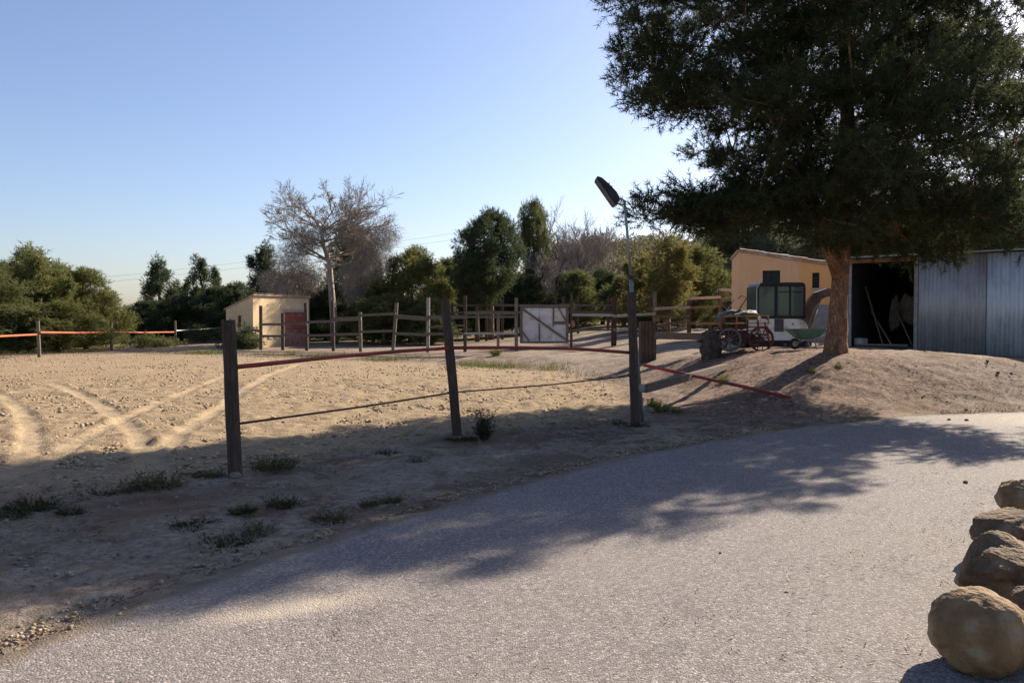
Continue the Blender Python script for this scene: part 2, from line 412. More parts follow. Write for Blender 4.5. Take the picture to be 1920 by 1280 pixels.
M['tarp'] = simple('grey_green_tarp', (.055, .068, .066), (.11, .13, .125), 5, .75, bstr=.4)
M['green_tub'] = simple('green_tub_paint', (.045, .12, .085), (.075, .17, .125), 4, .55, c3=(.14, .14, .11), s2=4, bstr=.05)
M['stump'] = simple('dark_stump', (.045, .034, .028), (.12, .095, .08), 5, .95, bstr=1, bdist=.04)
M['gate_panel'] = simple('dirty_white_panel', (.60, .56, .53), (.70, .66, .62), 2, .85, c3=(.48, .42, .37), s2=2.5, bstr=.1)
M['cone'] = simple('pine_cone', (.06, .035, .025), (.14, .085, .06), 20, .9, bstr=.6)
M['cable'] = simple('cable', (.08, .08, .085), (.11, .11, .115), 5, .7, bstr=0)

# ------------------------------------------------------------------ terrain
RPOLY = np.array([(2.4, 12.9), (3.0, 16), (2.8, 20), (1.8, 24), (-1, 28), (-6, 32), (-12, 36.5), (-17, 38.5), (-26, 60), (-30, 300),
                  (300, 300), (300, 14.6), (12, 14.4), (9, 14.2), (6.7, 13.8), (4.3, 12.8)], float)

def sdf(X, Y, poly):
    n = len(poly); d2 = np.full(X.shape, 1e18); inside = np.zeros(X.shape, bool)
    for i in range(n):
        ax, ay = poly[i]; bx, by = poly[(i + 1) % n]
        ex, ey = bx - ax, by - ay; wx, wy = X - ax, Y - ay
        t = np.clip((wx * ex + wy * ey) / (ex * ex + ey * ey), 0, 1)
        d2 = np.minimum(d2, (wx - ex * t) ** 2 + (wy - ey * t) ** 2)
        c = ((ay > Y) != (by > Y)) & (X < (bx - ax) * (Y - ay) / ((by - ay) if by != ay else 1e-9) + ax)
        inside ^= c
    return np.where(inside, 1, -1) * np.sqrt(d2)

def vnoise(X, Y, f, seed=0):
    xi, yi = np.floor(X * f), np.floor(Y * f); u, w = X * f - xi, Y * f - yi
    u, w = u * u * (3 - 2 * u), w * w * (3 - 2 * w)
    def hs(a, b):
        q = np.sin(a * 127.1 + b * 311.7 + seed * 74.7) * 43758.5453; return q - np.floor(q)
    return (hs(xi, yi) * (1 - u) + hs(xi + 1, yi) * u) * (1 - w) + (hs(xi, yi + 1) * (1 - u) + hs(xi + 1, yi + 1) * u) * w - .5

ROAD_L = [(-4.6, -6), (-3.6, -2), (-2.95, 2.0), (-2.5, 3.9), (-2.2, 4.5), (-1.72, 5.35), (-1.08, 6.35), (0, 7.85), (1.45, 9.55), (2.7, 10.7), (4.3, 12.0), (6.7, 13.4), (9, 13.8), (13, 13.6), (22, 12.4)]
ROAD_R = [(1.6, -6), (1.75, -2), (2.0, 1.6), (2.3, 3.0), (2.6, 3.9), (3.0, 4.7), (3.6, 5.6), (4.4, 6.6), (5.4, 7.4), (6.8, 8.1), (8.4, 8.6), (10.3, 8.9), (12.5, 8.9), (16, 8.6), (23, 7.6)]
ROADP = np.array(ROAD_L + ROAD_R[::-1], float)

def base_h(X, Y):
    sd = sdf(X, Y, RPOLY)
    amp = .12 + .18 * S((X + 6) / 8)
    z = amp * S(sd / 2.6)
    mound = .6 * S((X - 2.5) / 4.5) * S((Y - 13.2) / 4.2) * (1 - .40 * S((X - 8.5) / 4.5)) * (1 - .36 * S((Y - 20.5) / 4) * S((10.2 - X) / 1.5))
    z = z + mound
    z = z + .016 * np.clip(Y - 28, 0, 60) * S((X + 4) / 9)
    z = z + 13.5 * S((Y - 75) / 80) * S((X + 14) / 30) * (1 + .35 * vnoise(X, Y, .02, 5))
    z = z - 4.5 * S((-X - 24) / 70) * S((Y - 10) / 60)
    return z, sd

def hgt(x, y):
    z, _ = base_h(np.array([float(x)]), np.array([float(y)])); return float(z[0])

def dist_polyline(X, Y, pts):
    d2 = np.full(X.shape, 1e18)
    for (ax, ay), (bx, by) in zip(pts[:-1], pts[1:]):
        ex, ey = bx - ax, by - ay; wx, wy = X - ax, Y - ay
        t = np.clip((wx * ex + wy * ey) / (ex * ex + ey * ey + 1e-12), 0, 1)
        d2 = np.minimum(d2, (wx - ex * t) ** 2 + (wy - ey * t) ** 2)
    return np.sqrt(d2)

def smooth_line(px, n=6):
    p = [np.array(gp(*q)[:2]) for q in px]; out = []
    for i in range(len(p) - 1):
        p0, p1, p2, p3 = p[max(i - 1, 0)], p[i], p[i + 1], p[min(i + 2, len(p) - 1)]
        for k in range(n):
            t = k / n
            out.append(.5 * ((2 * p1) + (-p0 + p2) * t + (2 * p0 - 5 * p1 + 4 * p2 - p3) * t * t + (-p0 + 3 * p1 - 3 * p2 + p3) * t ** 3))
    out.append(p[-1]); return [tuple(q) for q in out]

TRACKS = [(smooth_line([(-60, 715), (0, 742), (45, 775), (58, 825), (40, 870), (-20, 915)]), .17),
          (smooth_line([(105, 722), (170, 748), (225, 785), (262, 825), (282, 862), (300, 900)]), .17),
          (smooth_line([(560, 683), (500, 708), (420, 760), (345, 812), (290, 855), (255, 900)]), .15),
          (smooth_line([(500, 675), (420, 707), (320, 748), (240, 782), (130, 842), (30, 893), (-60, 930)]), .14),
          (smooth_line([(-60, 690), (60, 686), (160, 680), (260, 676)]), .14)]

def axis(lo, a, b, hi, fine, g=1.09):
    c = list(np.arange(a, b + 1e-6, fine)); s = fine; x = b
    while x < hi: s *= g; x += s; c.append(x)
    s = fine; x = a; pre = []
    while x > lo: s *= g; x -= s; pre.append(x)
    return np.array(pre[::-1] + c)

gx = axis(-420, -11, 9, 420, .065); gy = axis(-40, 2.4, 21, 650, .065)
GX, GY = np.meshgrid(gx, gy)
GZ, GSD = base_h(GX, GY)
rsd = sdf(GX, GY, ROADP)
near = S((40 - GY) / 20)
outroad = S((-rsd + .05) / .5)
GZ = GZ + outroad * near * (.05 * vnoise(GX, GY, .9, 1) + .028 * vnoise(GX, GY, 3.1, 2) + .022 * vnoise(GX, GY, 8.3, 3))
GZ = GZ - .05 * S((rsd + .02) / .15)                       # bed under the asphalt
trk = np.zeros(GX.shape)
for line, w in TRACKS:
    d = dist_polyline(GX, GY, line)
    w = w * .85 + .05 * vnoise(GX, GY, 2.5, 8); m = S((w - d) / .10 + .5) * np.clip(.72 + .9 * vnoise(GX, GY, 1.6, 7), 0, 1); trk = np.maximum(trk, m)
    GZ = GZ - .024 * m + .028 * np.exp(-((d - w - .05) / .05) ** 2) * (0.5 + 1.2 * vnoise(GX, GY, 4, 9)) + .009 * m * np.sin(d * 75) + .006 * m * vnoise(GX, GY, 12, 6)
# the arena proper: left of the foreground fence line and inside the bank
P1 = gp(443, 893); P2 = gp(860, 815); P3 = gp(1192, 797)
fl = np.array([(-40, -14.2), (P1.x, P1.y + .25), (P2.x, P2.y + .3), (P3.x - .2, P3.y + .5), (2.4, 17), (2.4, 20), (1.4, 24), (-1.4, 27.6), (-6.4, 31.4), (-12.4, 35.8), (-17.4, 37.8), (-22.5, 52), (-22.5, 33), (-60, 30)], float)
asd = sdf(GX, GY, fl) + .6 * vnoise(GX, GY, .8, 11)
arena = S(asd / .7 + .5)
rake = .060 * vnoise(GX, GY, 5.5, 71) + .040 * vnoise(GX + .3 * GY, GY, 10.5, 72) + .03 * np.clip(vnoise(GX, GY, 2.1, 73), 0, 1)
GZ = GZ + arena * near * (1 - .85 * trk) * rake
GZ = GZ + (1 - arena) * outroad * near * (.020 * vnoise(GX, GY, 6.0, 74) + .016 * vnoise(GX, GY, 12.5, 75))
litter = S((GSD + .5 + .9 * vnoise(GX, GY, .7, 12)) / 1.6) * S((GX - 1.0) / 2.0) * S((24 - GY) / 5) * (1 - .75 * S((GX - 6.8 + 1.5 * vnoise(GX, GY, .6, 14)) / 2.5))
scrub = np.maximum(S((-GX - 21.5 + .8 * vnoise(GX, GY, .5, 13)) / 2) * S((GY - 24) / 6), S((GY - 46) / 10))
lime = np.exp(-((GX + 20.5) / 2.8) ** 2 - ((GY - 20.8) / .8) ** 2) * 1.5
gverts = np.stack([GX, GY, GZ], -1).reshape(-1, 3)
ny, nx = GX.shape
ii = (np.arange(ny - 1)[:, None] * nx + np.arange(nx - 1)[None, :]).ravel()
gf = np.stack([ii, ii + 1, ii + 1 + nx, ii + nx], -1)
gme = mesh_np('ground', gverts, gf, M['earth'], True)
for nm, arr in (('arena', arena), ('litter', litter), ('scrub', scrub), ('track', trk), ('lime', np.clip(lime, 0, 1))):
    a = gme.attributes.new(nm, 'FLOAT', 'POINT'); a.data.foreach_set('value', arr.ravel().astype(np.float32))
tag(link('ground', gme), kind='structure')

# road: one sheet of asphalt with a ragged left edge
def resample(pts, n):
    p = np.array(pts, float); s = np.r_[0, np.cumsum(np.hypot(*np.diff(p, axis=0).T))]; s /= s[-1]
    t = np.linspace(0, 1, n); q = np.stack([np.interp(t, s, p[:, 0]), np.interp(t, s, p[:, 1])], -1)
    k = np.ones(9) / 9
    for c in (0, 1): q[4:-4, c] = np.convolve(q[:, c], k, 'valid')
    return q
NR, NA = 420, 70
el, er = resample(ROAD_L, NR), resample(ROAD_R, NR)
tt = np.linspace(0, 1, NA)[None, :, None]
RP = el[:, None, :] * (1 - tt) + er[:, None, :] * tt
jx = (.09 * vnoise(el[:, 0], el[:, 1], 1.3, 21) + .10 * vnoise(el[:, 0], el[:, 1], 4.0, 22) + .09 * vnoise(el[:, 0], el[:, 1], 14.0, 23))
nrm = np.stack([-np.gradient(el[:, 1]), np.gradient(el[:, 0])], -1); nrm /= np.linalg.norm(nrm, axis=1)[:, None]
RP = RP + nrm[:, None, :] * jx[:, None, None] * (1 - tt) ** 6
RX, RY = RP[..., 0], RP[..., 1]
RZ = base_h(RX, RY)[0] + .012 + .012 * vnoise(RX, RY, .6, 31)
RZ -= .018 * np.exp(-((np.arange(NA)[None, :] * .1) / .12) ** 2); RZ[:, 0] -= .03; RZ[:, -1] -= .035
ii = (np.arange(NR - 1)[:, None] * NA + np.arange(NA - 1)[None, :]).ravel()
rme = mesh_np('road', np.stack([RX, RY, RZ], -1).reshape(-1, 3), np.stack([ii, ii + 1, ii + 1 + NA, ii + NA], -1), M['asphalt'], True)
dc = gp(545, 1143)
dust = np.exp(-(((RX - dc.x) * .9 + (RY - dc.y) * .45) / .36) ** 2 - (((RY - dc.y) * .9 - (RX - dc.x) * .45) / .11) ** 2) * 1.5
edge = dist_polyline(RX, RY, [tuple(q) for q in el])
dust = np.maximum(dust, .8 * np.exp(-(edge / (.07 + .22 * np.clip(.5 + vnoise(RX, RY, 1.1, 35), 0, 1) ** 2)) ** 2)); dust = np.maximum(dust, .9 * S((RX - 6.0) / 2.5) * S((RY - 11.2) / 1.2))
a = rme.attributes.new('edge', 'FLOAT', 'POINT'); a.data.foreach_set('value', np.clip(1.05 - edge / .42, 0, 1).ravel().astype(np.float32))
a = rme.attributes.new('dust', 'FLOAT', 'POINT'); a.data.foreach_set('value', np.clip(dust, 0, 1).ravel().astype(np.float32))
tag(link('road', rme), kind='structure')

# ------------------------------------------------------------------ loose soil, stones, litter
ICO_V = []; ICO_F = []
_bm = bmesh.new(); bmesh.ops.create_icosphere(_bm, subdivisions=1, radius=1)
ICO_V = np.array([v.co[:] for v in _bm.verts]); ICO_F = np.array([[v.index for v in f.verts] for f in _bm.faces]); _bm.free()

def lumps(name, P, rad, mat, seed, flat=.6):
    r = np.random.default_rng(seed); n = len(P)
    V = ICO_V[None] * (1 + r.uniform(-.35, .3, (n, 12, 1)))
    a = r.uniform(0, 6.28, n); c, s = np.cos(a)[:, None], np.sin(a)[:, None]
    sx = r.uniform(.7, 1.4, (n, 1)); x, y = V[..., 0] * sx, V[..., 1]
    V = np.stack([x * c - y * s, x * s + y * c, V[..., 2] * flat], -1) * rad[:, None, None] + P[:, None, :]
    Fc = (ICO_F[None] + (np.arange(n) * 12)[:, None, None]).reshape(-1, 3)
    o = link(name, mesh_np(name, V.reshape(-1, 3), Fc, mat)); return o

rg = np.random.default_rng(5)
n = 70000
Y = 7.5 + 30 * rg.random(n) ** 1.7; X = (rg.random(n) - .5) * 1.36 * Y
ok = (sdf(X, Y, fl) > .2) & np.all([dist_polyline(X, Y, l) > w for l, w in TRACKS], axis=0) & (vnoise(X, Y, .8, 41) + vnoise(X, Y, 3, 42) > -.25)
X, Y = X[ok][:24000], Y[ok][:24000]; r_ = .007 + .036 * rg.random(len(X)) ** 4
tag(lumps('soil_clods', np.stack([X, Y, base_h(X, Y)[0] + r_ * .1], -1), r_, M['clod'], 6, .65), 'loose clods of harrowed tan soil scattered over the riding arena', 'soil', kind='stuff')
n = 26000
Y = 2.5 + 14 * rg.random(n) ** 1.3; X = (rg.random(n) - .45) * 1.5 * Y
ok = (sdf(X, Y, fl) < .3) & ((sdf(X, Y, ROADP) < -.02) | (rg.random(n) < .012)) & (vnoise(X, Y, 1.1, 43) + .6 * vnoise(X, Y, 4, 44) > -.12)
X, Y = X[ok][:9000], Y[ok][:9000]; r_ = .004 + .017 * rg.random(len(X)) ** 6
tag(lumps('loose_gravel', np.stack([X, Y, base_h(X, Y)[0] + r_ * .5], -1), r_, M['pebble'], 7, .7), 'small stones and gravel strewn over the dirt verge', 'gravel', kind='stuff')

def slivers(name, X, Y, L, W, mat, seed, lift=.02, upright=0.0, zoff=0.0):
    r = np.random.default_rng(seed); n = len(X); a = r.uniform(0, 6.28, n)
    Z = base_h(X, Y)[0] + lift * r.random(n) + zoff
    B = np.stack([X, Y, Z], -1); up = np.clip(upright * r.uniform(.6, 1.3, n), 0, 1)
    D = np.stack([np.cos(a) * (1 - up), np.sin(a) * (1 - up), up + .05 * r.normal(size=n)], -1); D /= np.linalg.norm(D, axis=1)[:, None]
    l = L * r.uniform(.5, 1.4, n)[:, None]; sd_ = np.stack([-np.sin(a), np.cos(a), np.zeros(n)], -1) * W
    V = np.stack([B - sd_, B + sd_, B + D * l], 1).reshape(-1, 3)
    return link(name, mesh_np(name, V, np.arange(3 * n).reshape(-1, 3), mat))

n = 60000
X = rg.uniform(-1, 13, n); Y = rg.uniform(9.5, 22, n)
ok = (rg.random(n) > .7 * S((X - 6.5) / 2.5)) & (sdf(X, Y, ROADP) < -.02) & (sdf(X, Y, fl) < 0) & (vnoise(X, Y, .9, 51) + vnoise(X, Y, 3.3, 52) > -.2)
tag(slivers('needle_litter', X[ok][:26000], Y[ok][:26000], .10, .006, M['litter'], 8), 'fallen brown pine needles covering the ground below the big pine', 'litter', kind='stuff')

n = 50000
X = rg.uniform(-8, 6, n); Y = rg.uniform(3.2, 14, n); rs_ = sdf(X, Y, ROADP)
ok = (rs_ < .10) & (sdf(X, Y, fl) < .5) & ((vnoise(X, Y, .9, 53) + .8 * vnoise(X, Y, 3.1, 54) > .05) | (np.abs(rs_ + .06) < .12))
tag(slivers('verge_litter', X[ok][:15000], Y[ok][:15000], .06, .006, M['litter_dark'], 9, .012), 'dark needle litter and bark crumbs on the verge between road and fence', 'litter', kind='stuff')
n = 9000; u = rg.random(n)
epts = np.array(ROAD_L); es = np.r_[0, np.cumsum(np.hypot(*np.diff(epts, axis=0).T))]; es /= es[-1]; u = .2 + .62 * u
X = np.interp(u, es, epts[:, 0]) + rg.normal(size=n) * .09 - .03; Y = np.interp(u, es, epts[:, 1]) + rg.normal(size=n) * .09 + .03
ok = vnoise(X, Y, 1.5, 55) + .7 * vnoise(X, Y, 5, 56) > -.05
X, Y = X[ok], Y[ok]; r_ = .003 + .013 * rg.random(len(X)) ** 4
tag(lumps('edge_grit', np.stack([X, Y, base_h(X, Y)[0] + .012 + r_ * .3], -1), r_, M['clod'], 10, .6), 'grit and crumbs scattered along the broken edge of the asphalt', 'gravel', kind='stuff')

n = 30000
X = rg.uniform(-3, 9, n); Y = rg.uniform(3.2, 13.5, n); rs_ = sdf(X, Y, ROADP)
ok = (rs_ > .0) & (rg.random(n) < np.exp(-rs_ / .8) * .6 + .02) & (vnoise(X, Y, 1.4, 57) > -.1)
tag(slivers('road_litter', X[ok][:2600], Y[ok][:2600], .05, .004, M['litter_dark'], 15, .006, 0, .022), 'brown needles and crumbs blown onto the asphalt', 'litter', kind='stuff')

# ------------------------------------------------------------------ trees
def tubes_np(segs, n=5):
    """segs: list of (pts list, radii list) -> V, F arrays"""
    mb = MB()
    for p, r in segs: mb.tube(p, r, n)
    return mb

def needles(rng, C, Rc, n_tw, n_nd, L, W, twl, up=.35, flat=.75, out=None):
    """clumps C (n,3) radius Rc: twigs that leave each clump centre, needles along them. Returns V (m*3,3)"""
    k = len(C); T = k * n_tw
    c = np.repeat(C, n_tw, 0); rc = np.repeat(Rc, n_tw)
    d = rng.normal(size=(T, 3)); d[:, 2] *= flat
    if out is not None: d += .55 * np.repeat(out, n_tw, 0)
    d /= np.linalg.norm(d, axis=1)[:, None]
    base = c + d * (rc * rng.random(T) ** .5)[:, None] * np.array([1, 1, flat])
    td = d + np.array([0, 0, up]) + .35 * rng.normal(size=(T, 3)); td /= np.linalg.norm(td, axis=1)[:, None]
    tl = twl * rng.uniform(.6, 1.3, T)
    N = T * n_nd
    s = rng.random(N); ti = np.repeat(np.arange(T), n_nd)
    p = base[ti] + td[ti] * (tl[ti] * s)[:, None]
    nd = td[ti] * .75 + .75 * rng.normal(size=(N, 3)); nd /= np.linalg.norm(nd, axis=1)[:, None]
    sd_ = np.cross(nd, rng.normal(size=(N, 3))); sd_ /= np.linalg.norm(sd_, axis=1)[:, None] + 1e-9
    l = (L * rng.uniform(.7, 1.3, N))[:, None]; w = (W * rng.uniform(.7, 1.2, N))[:, None]
    return np.stack([p - sd_ * w, p + sd_ * w, p + nd * l], 1).reshape(-1, 3)

def skeleton(rng, trunk, C, r_trunk, rmin=.012, kink=.12, up_pen=.9):
    """greedy branching from trunk nodes to clump centres; returns list of (pts, radii)"""
    nodes = [np.array(p, float) for p in trunk]; par = [-1] + list(range(len(trunk) - 1)); nt = len(trunk)
    ax = np.array(trunk)
    order = np.argsort([min(np.linalg.norm(ax - c, axis=1)) for c in C])
    tips = []
    for i in order:
        c = C[i]; A = np.array(nodes)
        d = np.linalg.norm(A - c, axis=1) + up_pen * np.maximum(0, A[:, 2] - c[2] + .1)
        d[0] += 2
        j = int(np.argmin(d)); a = A[j]; L = np.linalg.norm(c - a); k = max(1, int(L / .8)); prev = j
        for q in range(1, k + 1):
            t = q / k; p = a + (c - a) * t
            if q < k: p = p + rng.normal(size=3) * kink * L * .5 + np.array([0, 0, .05 * L * math.sin(math.pi * t)])
            nodes.append(p); par.append(prev); prev = len(nodes) - 1
        tips.append(prev)
    load = np.zeros(len(nodes))
    for t in tips:
        j = t
        while j >= 0: load[j] += 1; j = par[j]
    mx = load.max(); rad = np.maximum(rmin, r_trunk * .62 * np.sqrt(load / mx))
    segs = []
    for i in range(nt, len(nodes)):
        segs.append(([Vector(nodes[par[i]]), Vector(nodes[i])], [min(rad[par[i]], rad[i] * 1.5), rad[i]]))
    return segs

def poisson(rng, sample, n, dmin, tries=40000):
    out = np.zeros((0, 3))
    for _ in range(tries):
        p = sample()
        if p is None: continue
        if len(out) == 0 or np.min(((out - p) ** 2).sum(1)) > dmin * dmin:
            out = np.vstack([out, p])
            if len(out) >= n: break
    return out

# --- the big pine by the shed
TB = Vector((6.9, 17.0, hgt(6.9, 17.0)))
def big_pine():
    rng = np.random.default_rng(11)
    root = thing('pine_tree', TB, 'huge dark pine with thick brown trunk and wide crown on the mound beside the shed', 'tree')
    trunk = [(0, 0, -.15), (.02, 0, .35), (.05, 0, 1.0), (.09, 0, 1.7), (.14, -.02, 2.4), (.22, .0, 3.2), (.26, .05, 4.1), (.24, .1, 5.0), (.15, .0, 6.0), (.0, -.1, 7.0), (-.15, -.2, 7.9), (-.3, -.3, 8.6)]
    rad = [.29, .215, .180, .165, .16, .155, .18, .15, .115, .08, .05, .025]
    mb = MB(); rr = random.Random(3)
    # smooth the trunk
    tp, tr = [], []
    for i in range(len(trunk) - 1):
        for k in range(4):
            t = k / 4; tp.append(Vector(trunk[i]).lerp(Vector(trunk[i + 1]), t) + TB + Vector((rr.uniform(-.01, .01), rr.uniform(-.01, .01), 0))); tr.append(rad[i] * (1 - t) + rad[i + 1] * t)
    mb.tube(tp, tr, 18, .05, rr)
    # low forked limb to the left
    mb.tube([TB + Vector(p) for p in ((.08, 0, 1.55), (-.12, -.15, 1.95), (-.38, -.35, 2.35), (-.6, -.6, 2.8), (-.95, -.9, 3.3), (-1.5, -1.3, 3.8))], [.14, .125, .11, .10, .085, .06], 10, .05, rr)
    mb.build('trunk', M['bark'], root, smooth=True)
    zs = [2.5, 2.9, 3.5, 4.5, 5.5, 6.5, 7.4, 8.0, 8.5, 8.9]
    pz = [.35, .72, .86, .92, .96, 1.0, .93, .76, .46, .10]
    azs = [0, 45, 90, 135, 165, 190, 209, 230, 260, 290, 315, 340, 360]
    ra = [4.0, 3.6, 2.8, 2.3, 3.4, 5.1, 5.7, 5.2, 4.3, 4.0, 3.9, 3.9, 4.0]
    def env(az, z):
        r0 = np.interp(z, zs, pz) * np.interp(math.degrees(az) % 360, azs, ra)
        if math.degrees(az) > 255: r0 *= np.interp(z, [4.2, 6.0, 8.0], [1, .86, .62])
        if 170 < math.degrees(az) < 250: r0 *= np.interp(z, [2.5, 4.0, 5.6], [.62, .76, 1])
        return r0 * (1 + .09 * math.sin(5 * az + 1.7 * z) + .06 * math.sin(2.3 * z + az))
    def smp():
        z = rng.uniform(2.5, 8.9); az = rng.uniform(0, 6.283)
        rm = env(az, z); q = rng.random() ** .45
        if rng.random() > (rm / 5.0): return None
        return np.array([rm * q * math.cos(az) + .15, rm * q * math.sin(az), z + .25 * math.sin(4 * az) - .45 * max(0, math.cos(az - R(330))) * (z < 4)])
    C = poisson(rng, smp, 430, .50)
    # a few drooping outer boughs seen in the photograph
    boughs = []
    def bough(p0, p1, n, sp):
        for k in range(n):
            t = k / max(1, n - 1); boughs.append(np.array(p0) * (1 - t) + np.array(p1) * t + rng.normal(size=3) * sp)
    bough((-2.0, -.8, 3.1), (-4.1, -1.2, 3.05), 12, .20)
    bough((-2.2, -.2, 3.0), (-3.3, -.6, 2.75), 6, .20)
    bough((-1.0, -1.0, 3.0), (-2.2, -1.4, 2.85), 6, .22)
    bough((1.5, -2.0, 3.0), (2.7, -3.8, 2.2), 9, .22)
    bough((2.4, -3.6, 2.2), (2.9, -4.2, 1.85), 5, .14)
    bough((2.0, -1.0, 2.8), (4.2, -1.8, 2.5), 9, .25)
    C = np.vstack([C, np.array(boughs)])
    segs = skeleton(rng, trunk[3:], C, .21, .013, .12)
    b = MB()
    for p, r in segs: b.tube([q + TB for q in p], r, 5)
    br = b.build('limbs', M['bark'], root, smooth=True); br['kind'] = 'stuff'
    rc = rng.uniform(.32, .56, len(C)); od = C - np.array([.2, 0, 5.5]); od /= np.linalg.norm(od, axis=1)[:, None]
    V = needles(rng, C, rc, 58, 26, .125, .0080, .26, .35, .62, od)
    me = mesh_np('crown', V, np.arange(len(V)).reshape(-1, 3), M['needle'])
    link('crown', me, root)
    return root
big_pine()

# --- prototypes for the other pines, local origin at the base
def pine_proto(name, seed, H, Rm, zlo, shape, n_cl, mat, tw=34, nd=9, gap=.0, L=.20, W=.020):
    rng = np.random.default_rng(seed)
    root = bpy.data.objects.new(name, None)
    lean = rng.normal(size=2) * .25
    trunk = [(lean[0] * t * t, lean[1] * t * t, H * .96 * t) for t in np.linspace(0, 1, 9)]
    mb = MB(); r0 = .028 * H + .03
    mb.tube([Vector(p) for p in trunk], [r0 * (1 - .93 * t) for t in np.linspace(0, 1, 9)], 8, .06, random.Random(seed))
    ph = rng.uniform(0, 6.28, 4)
    def env(az, t):
        b = {'cone': (1 - t) ** .75 * min(1, .55 + t * 3), 'round': math.sqrt(max(0, 1 - (2 * t - .95) ** 2 * .98)), 'dome': min(1, .72 + t * 1.2) * math.sqrt(max(0, 1 - t ** 2.6))}[shape]
        return Rm * b * (1 + .20 * math.sin(3 * az + ph[0] + 5 * t) + .14 * math.sin(2 * az + ph[1]) + .16 * math.sin(11 * t + ph[2] + 2 * az))
    def smp():
        t = rng.random(); az = rng.uniform(0, 6.283); rm = env(az, t)
        if rng.random() > (rm / Rm) + .12: return None
        if gap and math.sin(7 * t + 2 * az + ph[3]) > 1 - 2 * gap: return None
        q = rng.random() ** .45
        return np.array([rm * q * math.cos(az) + lean[0] * t, rm * q * math.sin(az) + lean[1] * t, H * (zlo + (1 - zlo) * t) * .985])
    C = poisson(rng, smp, n_cl, .30 * (Rm / 2.5) ** .5, 9000)
    # a few leading shoots that break the outline
    ld = []
    for _ in range(7 if shape != 'cone' else 3):
        a_, q_ = rng.uniform(0, 6.283), Rm * rng.uniform(.15, .8); tz = math.sqrt(max(0, 1 - (q_ / Rm) ** 2)) * H * .93
        for k in range(4): ld.append((q_ * math.cos(a_) + rng.normal() * .06, q_ * math.sin(a_) + rng.normal() * .06, tz - .2 + k * .19))
    C = np.vstack([C, np.array(ld)])
    for p, r in skeleton(rng, trunk[1:], C, r0 * .7, .014, .10): mb.tube(p, r, 4)
    me = MB.build(mb, 'trunk', M['bark_far'], smooth=True); COL.objects.unlink(me); trunk_me = me.data
    rc = rng.uniform(.28, .52, len(C)); rc[-len(ld):] = .16
    V = needles(rng, C, rc, tw, nd, L, W, .30, .55, .95)
    crown_me = mesh_np('crown', V, np.arange(len(V)).reshape(-1, 3), mat)
    return trunk_me, crown_me, H, Rm

PROTO = {
    'bushy': [pine_proto('p', 21, 6, 3.0, .06, 'dome', 250, M['needle_olive']), pine_proto('p', 22, 6, 3.0, .05, 'dome', 250, M['needle_olive'])],
    'round': [pine_proto('p', 23, 9, 2.6, .36, 'round', 200, M['needle_dark']), pine_proto('p', 24, 9, 2.6, .42, 'round', 180, M['needle_dark'])],
    'loose': [pine_proto('p', 25, 7, 1.9, .18, 'cone', 85, M['needle_dark'], gap=.28), pine_proto('p', 26, 7, 1.9, .18, 'cone', 80, M['needle_dark'], gap=.3)],
    'young': [pine_proto('p', 27, 5, 1.9, .10, 'dome', 100, M['needle_mid']), pine_proto('p', 28, 5, 1.9, .10, 'cone', 100, M['needle_mid'])],
}
rt = random.Random(77)
def place_pine(px, top, Y, rad, kind, var, mat, label, group=None, name='pine_tree'):
    """px: column of the trunk, top: row of the crown's top, Y: distance, rad: crown radius in metres"""
    p = at(px, 600, Y); z = hgt(p.x, Y); H = at(px, top, Y).z - z
    tm, cm, h0, r0 = PROTO[kind][var]
    root = thing(name, (p.x, Y, z), label, 'tree', group)
    sc = (rad / r0, rad / r0, H / h0); root.rotation_euler.z = rt.uniform(0, 6.28)
    for nm, me in (('trunk', tm), ('crown', cm)):
        o = link(nm, me, root); o.scale = sc
        if nm == 'crown' and mat:
            o.material_slots[0].link = 'OBJECT'; o.material_slots[0].material = M[mat]
    return root

# left of the arena
place_pine(55, 464, 44, 2.3, 'young', 1, 'needle_olive', 'tallest olive green pine at the left edge behind the red rail fence')
place_pine(8, 492, 46, 2.4, 'round', 0, 'needle_mid', 'round topped dark pine just left of the tallest left pine')
place_pine(-40, 500, 40, 2.2, 'bushy', 1, 'needle_mid', 'dark green pine cut off by the left edge of the picture')
place_pine(112, 494, 50, 1.9, 'young', 1, 'needle_olive', 'pointed olive pine just right of the tallest pine on the left')
place_pine(150, 508, 48, 1.9, 'young', 0, 'needle_olive', 'rounded olive pine in the middle of the left thicket')
place_pine(192, 552, 54, 1.7, 'young', 1, 'needle_olive', 'low olive pine at the right end of the left thicket')
place_pine(228, 592, 60, 1.6, 'young', 0, 'needle_mid', 'smallest pine sloping down to the gap in the left thicket')
place_pine(30, 575, 39, 1.9, 'young', 0, 'needle_mid', 'low green pine before the tallest left pine behind the fence')
place_pine(105, 568, 40, 1.7, 'young', 0, 'needle_olive', 'low bushy pine in front of the left thicket right behind the fence')
place_pine(160, 588, 44, 1.5, 'young', 1, 'needle_olive', 'low olive pine just left of the second grey post')
place_pine(300, 484, 72, 2.1, 'loose', 0, 'needle_dark', 'airy dark pine with gaps, left of the pair before the cream shed')
place_pine(388, 480, 72, 1.9, 'loose', 1, 'needle_dark', 'airy dark pine with narrow top, right of the pair before the cream shed')
place_pine(345, 528, 74, 1.6, 'loose', 1, 'needle_dark', 'thin dark pine top between the two airy pines')
g = 'dark low pines behind the left fence'
place_pine(278, 566, 62, 2.2, 'bushy', 0, 'needle_dark', 'dark low pine below the left airy pine', g)
place_pine(340, 556, 60, 2.4, 'bushy', 1, 'needle_dark', 'dark low pine filling the space below the two airy pines', g)
place_pine(408, 540, 64, 2.5, 'bushy', 0, 'needle_dark', 'dark bushy pine just left of the cream shed roof', g)
